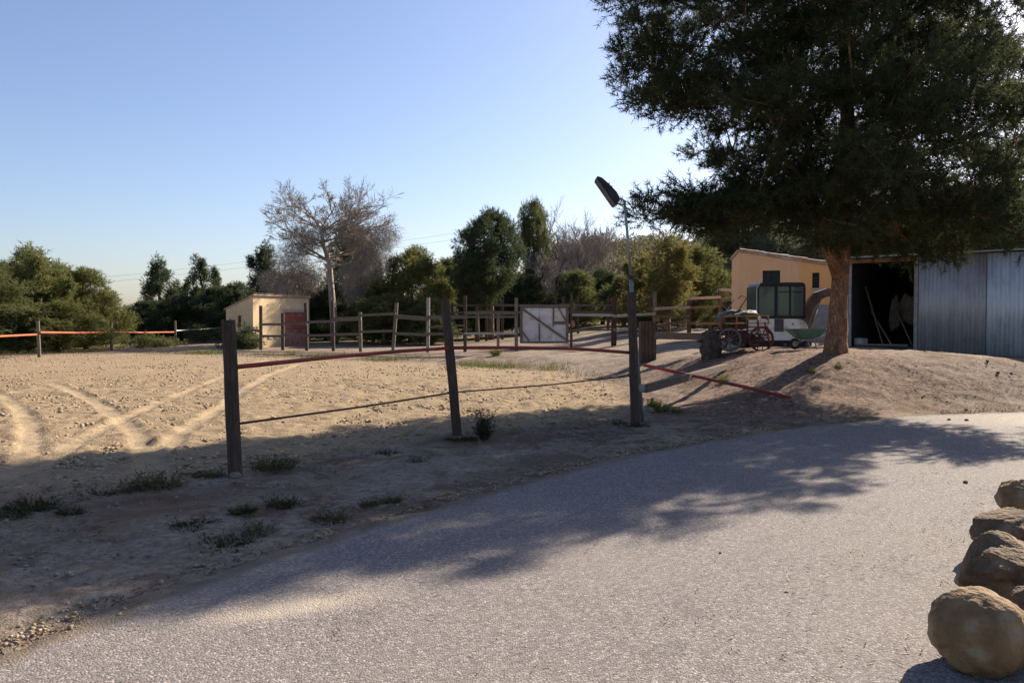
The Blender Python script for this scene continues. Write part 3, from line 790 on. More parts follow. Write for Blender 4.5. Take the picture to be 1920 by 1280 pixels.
place_pine(438, 532, 58, 2.0, 'bushy', 1, 'needle_dark', 'dark bushy pine above the low end of the cream shed roof', g)
# behind the cream shed and the dead tree
place_pine(500, 458, 64, 2.2, 'loose', 0, 'needle_dark', 'dark pine left of the dead tree rising above the cream shed')
place_pine(560, 510, 60, 2.5, 'bushy', 1, 'needle_dark', 'dark pine directly behind the cream shed roof')
place_pine(665, 430, 60, 2.4, 'bushy', 0, 'needle_mid', 'green pine behind the pale dead trunk')
place_pine(610, 545, 58, 2.4, 'bushy', 1, 'needle_dark', 'dark pine behind the foot of the dead tree')
place_pine(700, 520, 54, 2.2, 'bushy', 0, 'needle_dark', 'shaded pine right of the dead tree trunk')
place_pine(770, 468, 52, 2.9, 'bushy', 1, 'needle_olive', 'bright green rounded pine right of the dead tree')
place_pine(720, 555, 48, 1.9, 'young', 0, 'needle_olive', 'low sunlit pine in front of the bright green rounded pine')
place_pine(810, 560, 47, 1.6, 'young', 1, 'needle_olive', 'small sunlit pine beside the tall fence posts')
place_pine(848, 488, 70, 2.6, 'bushy', 0, 'needle_mid', 'green pine between the bright rounded pine and the big dark pine')
place_pine(921, 394, 52, 2.15, 'round', 0, 'needle_dark', 'big dark round pine left of the gate')
place_pine(895, 470, 50, 1.5, 'round', 1, 'needle_dark', 'lower dark pine leaning out left of the big round pine')
place_pine(1002, 374, 62, 1.35, 'round', 1, 'needle_mid', 'tall slim pine with bare stem right of the big round pine')
g = 'young pines behind the paddocks'
for i, (px, top, Y, rad, v, mt, lb) in enumerate([
        (872, 535, 60, 2.0, 0, 'needle_mid', 'young pine under the left side of the big round pine'),
        (935, 528, 63, 2.0, 1, 'needle_mid', 'young pine under the big round pine'),
        (985, 520, 60, 2.0, 0, 'needle_dark', 'young dark pine above the left end of the gate'),
        (1030, 508, 64, 2.1, 1, 'needle_mid', 'young pine above the middle of the gate'),
        (1082, 512, 60, 2.0, 0, 'needle_mid', 'young pine above the right end of the gate'),
        (1130, 505, 64, 2.2, 1, 'needle_dark', 'young dark pine above the red fence post'),
        (1170, 520, 58, 1.9, 0, 'needle_mid', 'young pine left of the floodlight pole')]):
    place_pine(px, top, Y, rad, 'young', v, mt, lb, g)
place_pine(1250, 440, 42, 1.9, 'loose', 0, 'needle_yellow', 'yellow green feathery tree right of the floodlight pole')
place_pine(1200, 480, 46, 1.6, 'young', 1, 'needle_yellow', 'olive young tree right behind the floodlight pole')
place_pine(1300, 468, 48, 2.0, 'young', 0, 'needle_olive', 'olive tree right of the yellow green feathery tree')
place_pine(1352, 505, 56, 2.4, 'bushy', 1, 'needle_dark', 'dark pine left of the ochre house')
place_pine(1378, 560, 44, 1.2, 'young', 0, 'needle_mid', 'small green tree at the left corner of the ochre house')
place_pine(1450, 425, 62, 3.4, 'bushy', 0, 'needle_grey', 'greyish green tree above the ochre house roof')
place_pine(1545, 405, 60, 3.4, 'bushy', 1, 'needle_grey', 'greyish green tree behind the fork of the big pine trunk')
place_pine(1400, 380, 66, 3.6, 'round', 0, 'needle_dark', 'tall dark pine behind the left end of the ochre house roof')
place_pine(1640, 395, 38, 2.4, 'bushy', 0, 'needle_olive', 'olive tree behind the left end of the metal shed')
place_pine(1720, 380, 36, 2.3, 'bushy', 1, 'needle_yellow', 'yellowish tree behind the middle of the metal shed')
place_pine(1810, 360, 38, 2.8, 'bushy', 0, 'needle_mid', 'green tree behind the right part of the metal shed')
place_pine(1920, 330, 36, 2.8, 'bushy', 1, 'needle_mid', 'green tree behind the metal shed at the right edge')

# hill wood: far trees that read as one mass
def hill_wood():
    rng = np.random.default_rng(31); Vs = []
    n = 620
    Y = rng.uniform(82, 165, n); X = rng.uniform(-8, 100, n)
    ok = X / Y < .8; X, Y = X[ok], Y[ok]
    Z = base_h(X, Y)[0]
    for x, y, z in zip(X, Y, Z):
        k = 330; h = rng.uniform(2.5, 5.0); r = rng.uniform(1.6, 3.0)
        d = rng.normal(size=(k, 3)); d /= np.linalg.norm(d, axis=1)[:, None]; d *= (rng.random(k) ** .33)[:, None]
        p = np.array([x, y, z + h * .55]) + d * np.array([r, r, h * .55])
        a, b = rng.normal(size=(k, 3)), rng.normal(size=(k, 3))
        a *= .34 / np.linalg.norm(a, axis=1)[:, None]; b *= .34 / np.linalg.norm(b, axis=1)[:, None]
        Vs.append(np.stack([p, p + a, p + b], 1).reshape(-1, 3))
    V = np.vstack(Vs)
    o = link('hill_wood', mesh_np('hill_wood', V, np.arange(len(V)).reshape(-1, 3), M['hill_leaf']))
    tag(o, 'far pine wood covering the hillside behind the paddocks', 'wood', kind='stuff')
hill_wood()

# --- bare trees
def bare_tree(root, base, trunk_pts, trunk_r, starts, rng, levels, L0, mat_trunk, mat_twig, up, spread, ratio, kids, r_start, twig_r=.006):
    mb = MB(); mb.tube([base + Vector(p) for p in trunk_pts], trunk_r, 10, .06, rng)
    mb.build('trunk', mat_trunk, root, smooth=True)
    tw = MB()
    def grow(p, d, L, r, lev):
        n = 3 if lev > 0 else 2; pts = [p]; rr = [r]; q = p.copy(); dd = d.copy()
        for k in range(n):
            dd = (dd + Vector((rng.gauss(0, .16), rng.gauss(0, .16), rng.gauss(0, .12) + up * .12))).normalized()
            q = q + dd * (L / n); pts.append(q.copy()); rr.append(max(twig_r, r * (1 - .45 * (k + 1) / n)))
        tw.tube(pts, rr, 4 if lev > 1 else 3)
        if lev <= 0: return
        for k in range(rng.randint(*kids)):
            t = rng.uniform(.3, 1.0); i = min(int(t * n), n - 1); s = pts[i].lerp(pts[i + 1], t * n - i)
            nd = (dd + Vector((rng.gauss(0, spread), rng.gauss(0, spread), rng.gauss(0, spread * .7) + up * .25))).normalized()
            grow(s, nd, L * ratio * rng.uniform(.7, 1.2), max(twig_r, rr[i] * .6), lev - 1)
    for (p, d, L) in starts: grow(base + Vector(p), Vector(d).normalized(), L, r_start, levels)
    tw.build('branches', mat_twig, root)

rb = random.Random(9)
p = at(625, 640, 50); DB = Vector((p.x, 50, hgt(p.x, 50)))
t = thing('dead_tree', DB, 'large leafless dead tree with pale peeling trunk and grey twigs beside the cream shed', 'tree')
def D(px, py): q = at(px, py, 50); return (q.x - DB.x, 0, q.z - DB.z)
tk = [D(627, 645), D(626, 600), D(622, 545), D(617, 490), D(606, 455), D(602, 425)]
tk = [(a, rb.uniform(-.1, .1), c) for a, b_, c in tk]; tk[0] = (tk[0][0], 0, -.1)
st = []
for k in range(20):
    a = 6.283 * k / 20 + rb.uniform(-.2, .2); zz = rb.uniform(5.0, 7.4); e = rb.uniform(-.05, .75)
    st.append(((tk[4][0] + .1, 0, zz), (math.cos(a), math.sin(a), e), rb.uniform(2.0, 3.0)))
st += [((tk[5][0], 0, tk[5][2] - .2), (.1, .1, 1), 2.0), ((tk[5][0], 0, tk[5][2] - .2), (-.6, 0, .9), 2.5), ((tk[5][0], 0, tk[5][2] - .4), (.8, 0, .8), 2.7), ((tk[5][0], 0, tk[5][2] - .6), (1, .2, .55), 3.0), ((tk[4][0], 0, tk[4][2]), (-1, .1, .5), 3.0), ((tk[4][0], 0, tk[4][2]), (1, -.1, .35), 3.0)]
bare_tree(t, DB, tk, [.26, .22, .19, .16, .13, .08], st, rb, 4, 2.2, M['pale_bark'], M['twig'], .22, .50, .60, (3, 5), .052, .0085)
MB().tube([DB + Vector(D(618, 500)), DB + Vector(D(632, 497)), DB + Vector(D(648, 498))], [.07, .06, .04], 8).build('branch_stub', M['pale_bark'], t, smooth=True)
# hanging grey twig mass
def hanging(root, base, cs, n, mat, seed, L=.55, W=.009):
    rng = np.random.default_rng(seed); P = []
    for (cx, cy, cz, rx, ry, rz, k) in cs:
        d = rng.normal(size=(k, 3)); d /= np.linalg.norm(d, axis=1)[:, None]; d *= (rng.random(k) ** .4)[:, None]
        P.append(np.array([cx, cy, cz]) + d * np.array([rx, ry, rz]))
    P = np.vstack(P); N = len(P)
    D_ = rng.normal(size=(N, 3)) * np.array([.6, .6, .5]) + np.array([0, 0, -.45]); D_ /= np.linalg.norm(D_, axis=1)[:, None]
    sd_ = np.cross(D_, rng.normal(size=(N, 3))); sd_ /= np.linalg.norm(sd_, axis=1)[:, None]
    l = (L * rng.uniform(.5, 1.4, N))[:, None]
    V = np.stack([P - sd_ * W, P + sd_ * W, P + D_ * l], 1).reshape(-1, 3)
    return link('twig_mass', mesh_np('twig_mass', V, np.arange(3 * N).reshape(-1, 3), mat), root)
def blob(px, py, rx, rz, k, ry=1.2):
    q = D(px, py); return (q[0], rb.uniform(-.6, .4), q[2], rx, ry, rz, k)
hanging(t, DB, [blob(545, 490, 1.3, 1.3, 2600), blob(515, 525, 1.2, .8, 1600), blob(575, 450, 1.4, .9, 1800), blob(695, 480, 1.4, 1.5, 4200), blob(665, 520, 1.0, 1.2, 2400),
                blob(720, 440, 1.1, .9, 1500), blob(655, 435, 1.1, .8, 1200), blob(540, 545, 1.2, .6, 1000), blob(585, 520, .9, 1.0, 1400), blob(665, 555, .6, .5, 500)], 0, M['twig'], 61)

for i, (px, base_py, Y, top, lb) in enumerate([
        (1045, 630, 64, 400, 'leafless pinkish tree with upright twigs right of the tall slim pine'),
        (1088, 630, 66, 398, 'leafless pinkish tree in the middle of the bare trees behind the gate'),
        (1130, 630, 68, 418, 'leafless pinkish tree nearest the floodlight pole'),
        (1015, 630, 60, 470, 'low leafless grey tree below the tall slim pine')]):
    q = at(px, 600, Y); b0 = Vector((q.x, Y, hgt(q.x, Y))); Hh = at(px, top, Y).z - b0.z
    tr_ = thing('bare_tree', b0, lb, 'tree', 'leafless trees behind the gate')
    r2 = random.Random(100 + i); st = []
    for k in range(10):
        a = r2.uniform(0, 6.28); st.append(((0, 0, Hh * r2.uniform(.25, .6)), (math.cos(a) * .5, math.sin(a) * .5, 1), Hh * r2.uniform(.22, .32)))
    bare_tree(tr_, b0, [(0, 0, -.1), (.1, 0, Hh * .2), (.0, 0, Hh * .4), (.1, 0, Hh * .65)], [.14, .12, .09, .04], st, r2, 3, 1.6, M['pale_bark'], M['twig_red'], .55, .42, .62, (4, 6), .05, .012)
    hanging(tr_, b0, [(0, 0, Hh * .42, Hh * .17, Hh * .17, Hh * .22, 500)], 0, M['twig_red'], 70 + i, .6, .009)

# ------------------------------------------------------------------ cream shed far left
def cream_shed():
    Yc = 42.5; q = at(475, 652, Yc); z0 = hgt(q.x, Yc) - .05
    n = Vector((.93, -.37, 0)).normalized(); tv = Vector((-n.y, n.x, 0)); C = Vector((q.x, Yc, z0))
    def len_to(px, d):
        k = (px - 960) / F; return (k * C.y - C.x) / (d.x - k * d.y)
    Lf = len_to(580, tv); Ls = len_to(424, -n)
    root = thing('cream_shed', C, 'small cream rendered shed with rusty red door at the far side of the arena', 'shed')
    H1, H2, th = 2.80, 2.12, .16
    up = Vector((0, 0, 1))
    dl0 = len_to(531, tv); dl1 = len_to(574, tv); dh = 1.98
    # front wall as pieces round the door opening
    f = MB()
    def slab(a, b, z1, z2, m):
        m.prism([(a, z1), (b, z1), (b, z2), (a, z2)], C, tv, up, -n, th)
    slab(0, dl0, 0, H1, f); slab(dl1, Lf, 0, H1, f); slab(dl0, dl1, dh + .16, H1, f)
    f.build('front_wall', M['cream'], root)
    m = MB(); slab(dl0 - .1, dl1 + .1, dh, dh + .158, m)
    for v in m.v: v += n * .012
    m.build('lintel', M['lintel'], root)
    # side wall with two window openings: built as strips
    sdv = -n; s = MB()
    def top(u): return H1 + (H2 - H1) * u / Ls
    w1, w2 = (len_to(453, -n), len_to(446, -n)), None
    wa, wb = len_to(452.5, -n), len_to(446, -n); wc, wd = len_to(433, -n), len_to(430, -n)
    cuts = [th + .003, wa, wb, wc, wd, Ls]
    for i in range(5):
        a, b = cuts[i], cuts[i + 1]
        if i in (1, 3):
            lo, hi = (1.18, 1.78) if i == 1 else (1.10, 1.62)
            s.prism([(a, 0), (b, 0), (b, lo), (a, lo)], C, sdv, up, tv, th)
            s.prism([(a, hi), (b, hi), (b, top(b)), (a, top(a))], C, sdv, up, tv, th)
        else:
            s.prism([(a, 0), (b, 0), (b, top(b)), (a, top(a))], C, sdv, up, tv, th)
    s.build('side_wall', M['cream'], root)
    for a, b, lo, hi in ((wa, wb, 1.18, 1.78), (wc, wd, 1.10, 1.62)):
        w = MB(); w.prism([(a, lo), (b, lo), (b, hi), (a, hi)], C + tv * .05, sdv, up, tv, .05); w.build('window', M['redshutter'], root)
    o = MB()
    o.prism([(th, 0), (Ls, 0), (Ls, top(Ls)), (th, top(th))], C + tv * (Lf - th), sdv, up, tv, th - .003)
    o.prism([(th, 0), (Lf - th, 0), (Lf - th, H2), (th, H2)], C + sdv * Ls, tv, up, -sdv, th)
    o.build('back_wall', M['cream'], root)
    # roof slab and clay tiles along the front edge
    r = MB(); sl = (H1 - H2) / Ls; ov = .10
    r.prism([(-ov, H1 + .012 + ov * sl), (Ls + ov, H2 + .012 - ov * sl), (Ls + ov, H2 + .062 - ov * sl), (-ov, H1 + .062 + ov * sl)], C - tv * .06, sdv, up, tv, Lf + .12)
    rf = r.build('roof', M['rooftile'], root)
    k = int(Lf / .22); rr = random.Random(5)
    for i in range(k):
        u = (i + .5) * Lf / k; b0 = C + tv * u + up * (H1 + .075 + sl * ov + rr.uniform(-.01, .015)) + n * ov
        d = (sdv * 1 - up * sl).normalized(); tl = MB(); prof = []
        for j in range(6):
            a = math.pi * j / 5; prof.append((math.cos(a) * .1, math.sin(a) * .07))
        for j in range(5, -1, -1):
            a = math.pi * j / 5; prof.append((math.cos(a) * .085, math.sin(a) * .055))
        tl.prism(prof, b0 + n * rr.uniform(.0, .03), tv, up, d, .45); tl.build('roof_tile', M['rooftile'], rf)
    # door: upper and lower leaf
    for nm, a, b, mt in (('upper_door_leaf', 1.02, dh, 'rustdoor'), ('lower_door_leaf', .04, 1.0, 'pinkdoor')):
        d = MB(); d.prism([(dl0 + .03, a), (dl1 - .03, a), (dl1 - .03, b), (dl0 + .03, b)], C - n * .04, tv, up, -n, .05)
        o = d.build(nm, M[mt], root)
    for u in (dl0, dl1 - .03):
        d = MB(); d.prism([(u, 0), (u + .03, 0), (u + .03, dh), (u, dh)], C + n * .004, tv, up, -n, .09); d.build('door_jamb', M['greywood'], root)
    # white rag on the wall
    b0 = C + tv * len_to(503, tv) + n * .04 + up * .58
    for e0, e1, w_ in ((0, .3, .12), (.55, .85, .10)):
        rg_ = MB(); rg_.bar(b0 + tv * e0, b0 + tv * e1, w_, .03); rg_.build('white_patch', M['block'], root)
    return C, n, tv
cream_shed()

# ------------------------------------------------------------------ ochre house behind the excavator
def ochre_house():
    Y0 = 31.0; a, b = at(1385, 600, Y0), at(1640, 600, Y0 - 1.0); z0 = hgt(a.x, Y0) - .1
    d = Vector((b.x - a.x, b.y - a.y, 0)); L = d.length; d.normalize(); n = Vector((d.y, -d.x, 0)); up = Vector((0, 0, 1))
    C = Vector((a.x, Y0, z0)); root = thing('ochre_house', C, 'ochre rendered house with sloping tiled roof behind the excavator and the pine trunk', 'house')
    zt0 = at(1387, 473, Y0).z - z0; k = (at(1555, 500, Y0 - .7).z - z0 - zt0) / (at(1555, 500, Y0).x - a.x)
    def top(u): return zt0 + k * u
    def U(px): q = (px - 960) / F; return (q * C.y - C.x) / (d.x - q * d.y)
    def Z(py): return EYE + (600 - py) / F * Y0 - z0
    th = .25
    w = MB()
    u1, u2, u3, u4, us = U(1429), U(1462), U(1522), U(1536), U(1500)
    def piece(m, a_, b_, lo, hi):
        h = [(a_, lo), (b_, lo), (b_, hi if hi is not None else top(b_)), (a_, hi if hi is not None else top(a_))]
        m.prism(h, C, d, up, -n, th)
    zl, zh = Z(556), Z(508)
    piece(w, 0, u1, 0, None); piece(w, u1, u2, 0, zl); piece(w, u1, u2, zh, None); piece(w, u2, us, 0, None)
    w.build('front_wall', M['ochre'], root)
    w = MB(); zl2, zh2 = Z(541), Z(513)
    piece(w, us + .002, u3, 0, None); piece(w, u3, u4, 0, zl2); piece(w, u3, u4, zh2, None); piece(w, u4, L, 0, None)
    w.build('orange_wall', M['orange'], root)
    D2 = 4.2
    s = MB(); s.prism([(th, 0), (D2, 0), (D2, zt0), (th, zt0)], C, -n, up, d, th); s.build('side_wall', M['ochre'], root)
    s = MB(); s.prism([(th, 0), (D2, 0), (D2, top(L)), (th, top(L))], C + d * (L - th), -n, up, d, th); s.build('side_wall', M['ochre'], root)
    bw = MB(); bw.prism([(th + .01, 0), (L - th - .01, 0), (L - th - .01, top(L) - .01), (th + .01, zt0 - .01)], C - n * (D2 - th), d, up, -n, th); bw.build('back_wall', M['ochre'], root)
    wd = MB(); wd.prism([(u1, zl), (u2, zl), (u2, zh), (u1, zh)], C - n * .08, d, up, -n, .06); wo_ = wd.build('window', M['shutter'], root)
    fr = MB()
    for (x0, x1, y0, y1) in ((u1, u1 + .05, zl, zh), (u2 - .05, u2, zl, zh), (u1 + .05, u2 - .05, zh - .05, zh), ((u1 + u2) / 2 - .02, (u1 + u2) / 2 + .02, zl, zh - .05)):
        fr.prism([(x0, y0), (x1, y0), (x1, y1), (x0, y1)], C - n * .055, d, up, -n, .02)
    fr.build('window_frame', M['black_paint'], wo_)
    wd = MB(); wd.prism([(u3, zl2), (u4, zl2), (u4, zh2), (u3, zh2)], C - n * .16, d, up, -n, .05); wo_ = wd.build('window', M['shutter'], root)
    sl = MB(); sl.prism([(u3 - .06, zl2 - .08), (u4 + .1, zl2 - .08), (u4 + .1, zl2 - .003), (u3 - .06, zl2 - .003)], C + n * .06, d, up, -n, .05); sl.build('window_sill', M['block'], wo_)
    dd = MB(); dd.prism([(us - .15, 0), (L, 0), (L, Z(572)), (us - .15, Z(572))], C + n * .035, d, up, -n, .032); dd.build('stone_dado', M['dado'], root)
    rs = MB(); rs.prism([(-.08, top(-.08) + .01), (L + .1, top(L + .1) + .01), (L + .1, top(L + .1) + .08), (-.08, top(-.08) + .08)], C + n * .05, d, up, -n, D2 + .1); rf = rs.build('roof', M['rooftile'], root)
    rr = random.Random(8); nt_ = 22
    sd_ = (d + up * k).normalized(); nu = (up - d * k).normalized()
    for i in range(nt_):
        u = (i + rr.uniform(.0, .15)) * L / nt_; pr = []
        for j in range(6): an = math.pi * j / 5; pr.append((math.cos(an) * .11, math.sin(an) * .075))
        for j in range(5, -1, -1): an = math.pi * j / 5; pr.append((math.cos(an) * .095, math.sin(an) * .06))
        b0 = C + n * (.03 + rr.uniform(-.02, .02)) + d * u + up * (top(u) + .078 + rr.uniform(0, .03))
        t_ = MB(); t_.prism(pr, b0, n, nu, (sd_ + nu * .05), L / nt_ * 1.08); t_.build('roof_tile', M['rooftile'], rf)
ochre_house()

# ------------------------------------------------------------------ metal shed
def metal_shed():
    A = Vector((9.94 - .1, 23.4, 0)); B = Vector((15.4, 18.7, 0)); d = (B - A); L = d.length; d.normalize(); n = Vector((d.y, -d.x, 0)); up = Vector((0, 0, 1))
    if n.y > 0: n = -n
    z0 = hgt(A.x, A.y) - .05; A.z = z0
    root = thing('metal_shed', A, 'long corrugated metal shed with a wide dark open doorway at the right', 'shed')
    def U(px): q = (px - 960) / F; return (q * A.y - A.x) / (d.x - q * d.y)
    Hh = at(1595, 486, 23.4).z - z0; uo = U(1717)
    depth = 5.0
    def corr(name, a, b, lo, hi, off, mat, par, pitch=.10, amp=.013, axis_d=d, base=A, nn=n):
        k = max(8, int((b - a) / pitch * 6)); vs = []; fs = []
        for i in range(k + 1):
            u = a + (b - a) * i / k; o = off + amp * math.sin(u / pitch * 2 * math.pi)
            zl = lo(u) if callable(lo) else lo
            vs.append(base + axis_d * u + nn * o + up * zl); vs.append(base + axis_d * u + nn * o + up * hi)
        fs = [(2 * i, 2 * i + 2, 2 * i + 3, 2 * i + 1) for i in range(k)]
        m = MB(); m.add(vs, fs); ob = m.build(name, mat, par, smooth=True)
        sm = ob.modifiers.new('thickness', 'SOLIDIFY'); sm.thickness = .003; return ob
    def gl(u): p = A + d * u; return hgt(p.x, p.y) - z0 - .03
    us = [uo, uo + .62, uo + 1.24, U(1852)]
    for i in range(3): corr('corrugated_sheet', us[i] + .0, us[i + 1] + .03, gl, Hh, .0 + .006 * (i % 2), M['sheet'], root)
    u = us[-1]; i = 0
    while u < L:
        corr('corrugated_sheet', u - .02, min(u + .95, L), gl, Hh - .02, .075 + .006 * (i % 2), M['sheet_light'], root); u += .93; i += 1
    # edge trims of the sliding leaf
    m = MB(); m.bar(A + d * (uo + .02) + n * .02 + up * (gl(uo) + .02), A + d * (uo + .02) + n * .02 + up * Hh, .05, .03, d); m.build('door_edge', M['galv'], root)
    # side walls, back wall, lintel, posts
    corr('corrugated_sheet', .0, depth, -.2, Hh + .006, 0, M['sheet'], root, axis_d=-n, base=A + d * .01, nn=-d)
    corr('corrugated_sheet', .0, depth, -.4, Hh + .006, 0, M['sheet'], root, axis_d=-n, base=A + d * L, nn=d)
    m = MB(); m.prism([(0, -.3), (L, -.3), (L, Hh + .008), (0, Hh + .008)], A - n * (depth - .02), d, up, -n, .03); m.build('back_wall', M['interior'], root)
    m = MB(); m.bar(A + n * .03 + up * (Hh - .08), A + d * uo + n * .03 + up * (Hh - .08), .11, .05); m.build('door_lintel', M['rustlintel'], root)
    for u_ in (.06, uo - .02):
        m = MB(); m.bar(A + d * u_ - n * .05 + up * -.1, A + d * u_ - n * .05 + up * (Hh - .14), .08, .08, d); m.build('door_post', M['galv'], root)
    m = MB(); m.prism([(-.2, Hh + .01), (L + .2, Hh + .01), (L + .2, Hh + .055), (-.2, Hh + .055)], A + n * .22, d, up, -n, depth + .4); m.build('roof', M['sheet_roof'], root)
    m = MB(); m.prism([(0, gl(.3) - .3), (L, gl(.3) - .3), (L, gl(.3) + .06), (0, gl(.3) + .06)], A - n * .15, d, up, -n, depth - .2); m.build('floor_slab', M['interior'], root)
    zf = z0 + gl(.3) + .06
    def inside(u, w, z=0): q = A + d * u - n * w; return Vector((q.x, q.y, zf + z))
    for (u0, w0, u1, w1, z1, lb) in ((.75, .9, .15, 1.2, 1.75, 'long plank leaning steeply inside the shed doorway'), (1.05, .7, .3, 1.3, 1.0, 'short plank leaning low inside the shed doorway'), (1.55, .9, .9, 1.6, 1.1, 'plank leaning furthest inside the shed doorway')):
        m = MB(); m.bar(inside(u0, w0, .01), inside(u1, w1, z1), .10, .03, n); o = m.build('plank', M['plank'], loc=inside(u0, w0)); tag(o, lb, 'plank', 'planks in the shed')
    rr = random.Random(4)
    m = MB(); m.prism([(.03, 0), (depth - .1, 0), (depth - .1, Hh - .02), (.03, Hh - .02)], A + d * .05, -n, up, d, .02); m.build('shade_lining', M['interior'], root)  # dark sheet added over the left side wall, its colour stands in for shade
    for (u0, w0, z1, w_, h_, lb) in ((.80, 1.9, 1.45, .16, 1.0, 'narrow pale cloth hanging inside the shed doorway'), (1.2, 2.0, 1.5, .34, .85, 'wide pale cloth hanging in the middle of the shed doorway')):
        c = inside(u0, w0, z1); vs, fs = [], []; nu, nv = 9, 10
        for j in range(nv):
            for i in range(nu):
                t1, t2 = i / (nu - 1), j / (nv - 1); ww = w_ * (.35 + .65 * math.sin(min(1, t2 * 1.3 + .1) * 1.57)) * (1 - .35 * max(0, t2 - .7) / .3)
                vs.append(c + d * ((t1 - .5) * 2 * ww) + n * (.05 * math.sin(t1 * 13 + t2 * 2)) - up * (h_ * t2 + .06 * math.sin(t1 * 5 + u0 * 9)))
        fs = [(j * nu + i, j * nu + i + 1, (j + 1) * nu + i + 1, (j + 1) * nu + i) for j in range(nv - 1) for i in range(nu - 1)]
        m = MB(); m.add(vs, fs); o = m.build('hanging_cloth', M['sack'], loc=c, smooth=True); o.modifiers.new('thickness', 'SOLIDIFY').thickness = .01; tag(o, lb, 'cloth', 'cloths hanging in the shed')
    m = MB(); c = inside(.28, .35, .11); m.box(c, (.32, .25, .2), Matrix.Rotation(.6, 3, 'Z')); o = m.build('concrete_block', M['block'], loc=c - up * .1, bevel=.01); tag(o, 'pale concrete block on the floor at the left of the shed doorway', 'block')
    m = MB(); m.bar(inside(.3, .15, .03), inside(1.6, .2, .03), .05, .12); o = m.build('threshold_board', M['plank'], loc=inside(.3, .15)); tag(o, 'grey board lying along the threshold of the shed doorway', 'board')
metal_shed()

# ------------------------------------------------------------------ fences
def post(mb, base, topv, r, n=10, seed=0):
    rr = random.Random(seed); b, t = Vector(base), Vector(topv); k = 7
    mb.tube([b.lerp(t, i / k) + Vector((rr.uniform(-1, 1), rr.uniform(-1, 1), 0)) * r * .05 for i in range(k + 1)], [r * (1.0 - .06 * i / k) for i in range(k + 1)], n, .035, rr)

def fore_fence():
    root = thing('arena_fence', (P1.x, P1.y, 0), 'foreground fence of three dark wooden posts with sagging red pipe rail', 'fence')
    tops = [at(428, 600, P1.y), at(834, 561, P2.y), at(1184, 548, P3.y)]
    for i, (b, t, r) in enumerate(zip((P1, P2, P3), tops, (.072, .068, .070))):
        m = MB(); post(m, (b.x, b.y, -.2), t, r, 14, i + 3); m.build('post', M['post'], root, smooth=False)
    a, b, c = at(444, 688, P1.y), at(848, 652, P2.y), at(1182, 661, P3.y)
    r0 = at(690, 662, (P1.y + P2.y) / 2 + .45)
    m = MB(); m.tube([a, a.lerp(r0, .35), a.lerp(r0, .7), r0 + Vector((0, 0, -.012)), r0.lerp(b, .4), b], .024, 8); m.build('red_rail', M['redpipe'], root, smooth=True)
    m = MB(); m.tube([b, b.lerp(c, .35) + Vector((0, 0, .03)), b.lerp(c, .7) + Vector((0, 0, .035)), c], .024, 8); m.build('red_rail', M['redpipe'], root, smooth=True)
    a, b, c = at(449, 794, P1.y), at(855, 735, P2.y), at(1188, 704, P3.y)
    m = MB(); m.tube([a, a.lerp(b, .5) + Vector((0, 0, -.012)), b], .012, 7); m.build('lower_rail', M['rustpipe'], root, smooth=True)
    m = MB(); m.tube([b, b.lerp(c, .5) + Vector((0, 0, -.02)), c], .010, 7); m.build('lower_rail', M['rustpipe'], root, smooth=True)
    m = MB(); m.box((P1.x + .02, P1.y - .09, .03), (.11, .07, .06)); m.build('footing', M['pebble'], root, bevel=.015)
fore_fence()

def pt(px, py, Y): return at(px, py, Y)
def run_fence(name, label, posts, rails, root_i=0):
    """posts: (px_base, px_top, top_py, Y, r, mat, square); rails: (px0,py0,Y0,px1,py1,Y1,mat,height,thick,round)"""
    b0 = at(posts[root_i][0], 600, posts[root_i][3]); root = thing(name, (b0.x, b0.y, hgt(b0.x, b0.y)), label, 'fence')
    for i, (pb, ptop, py, Y, r, mt, sq) in enumerate(posts):
        b = at(pb, 600, Y); b.z = hgt(b.x, Y) - .1; t = at(ptop, py, Y); m = MB()
        if sq: m.bar(b, t, r * 1.9, r * 1.5, (1, 0, 0))
        else: post(m, b, t, r, 9, i)
        m.build('post', M[mt], root)
    for (x0, y0, Y0, x1, y1, Y1, mt, h_, th, rd) in rails:
        a, b = at(x0, y0, Y0), at(x1, y1, Y1); m = MB()
        if rd: m.tube([a, a.lerp(b, .5) - Vector((0, 0, .02)), b], h_ / 2, 8)
        else: m.bar(a, b, h_, th)
        m.build('rail', M[mt], root)
    return root

run_fence('arena_fence', 'far left fence of grey posts with orange red pipe rails along the arena',
          [(-120, -120, 605, 27, .07, 'greywood', False), (73, 71, 601, 34.2, .075, 'greywood', False), (209, 208, 603, 42, .075, 'greywood', False), (329, 328, 601, 50, .075, 'greywood', False), (418, 418, 598, 56, .07, 'greywood', False)],
          [(-120, 634, 27, 70, 627, 34.1, 'orangepipe', .085, 0, True), (75, 623, 34.1, 207, 623, 42, 'orangepipe', .085, 0, True), (210, 623, 42, 327, 622.5, 50, 'orangepipe', .085, 0, True), (330, 620, 50, 418, 614, 56, 'galv', .085, 0, True)])

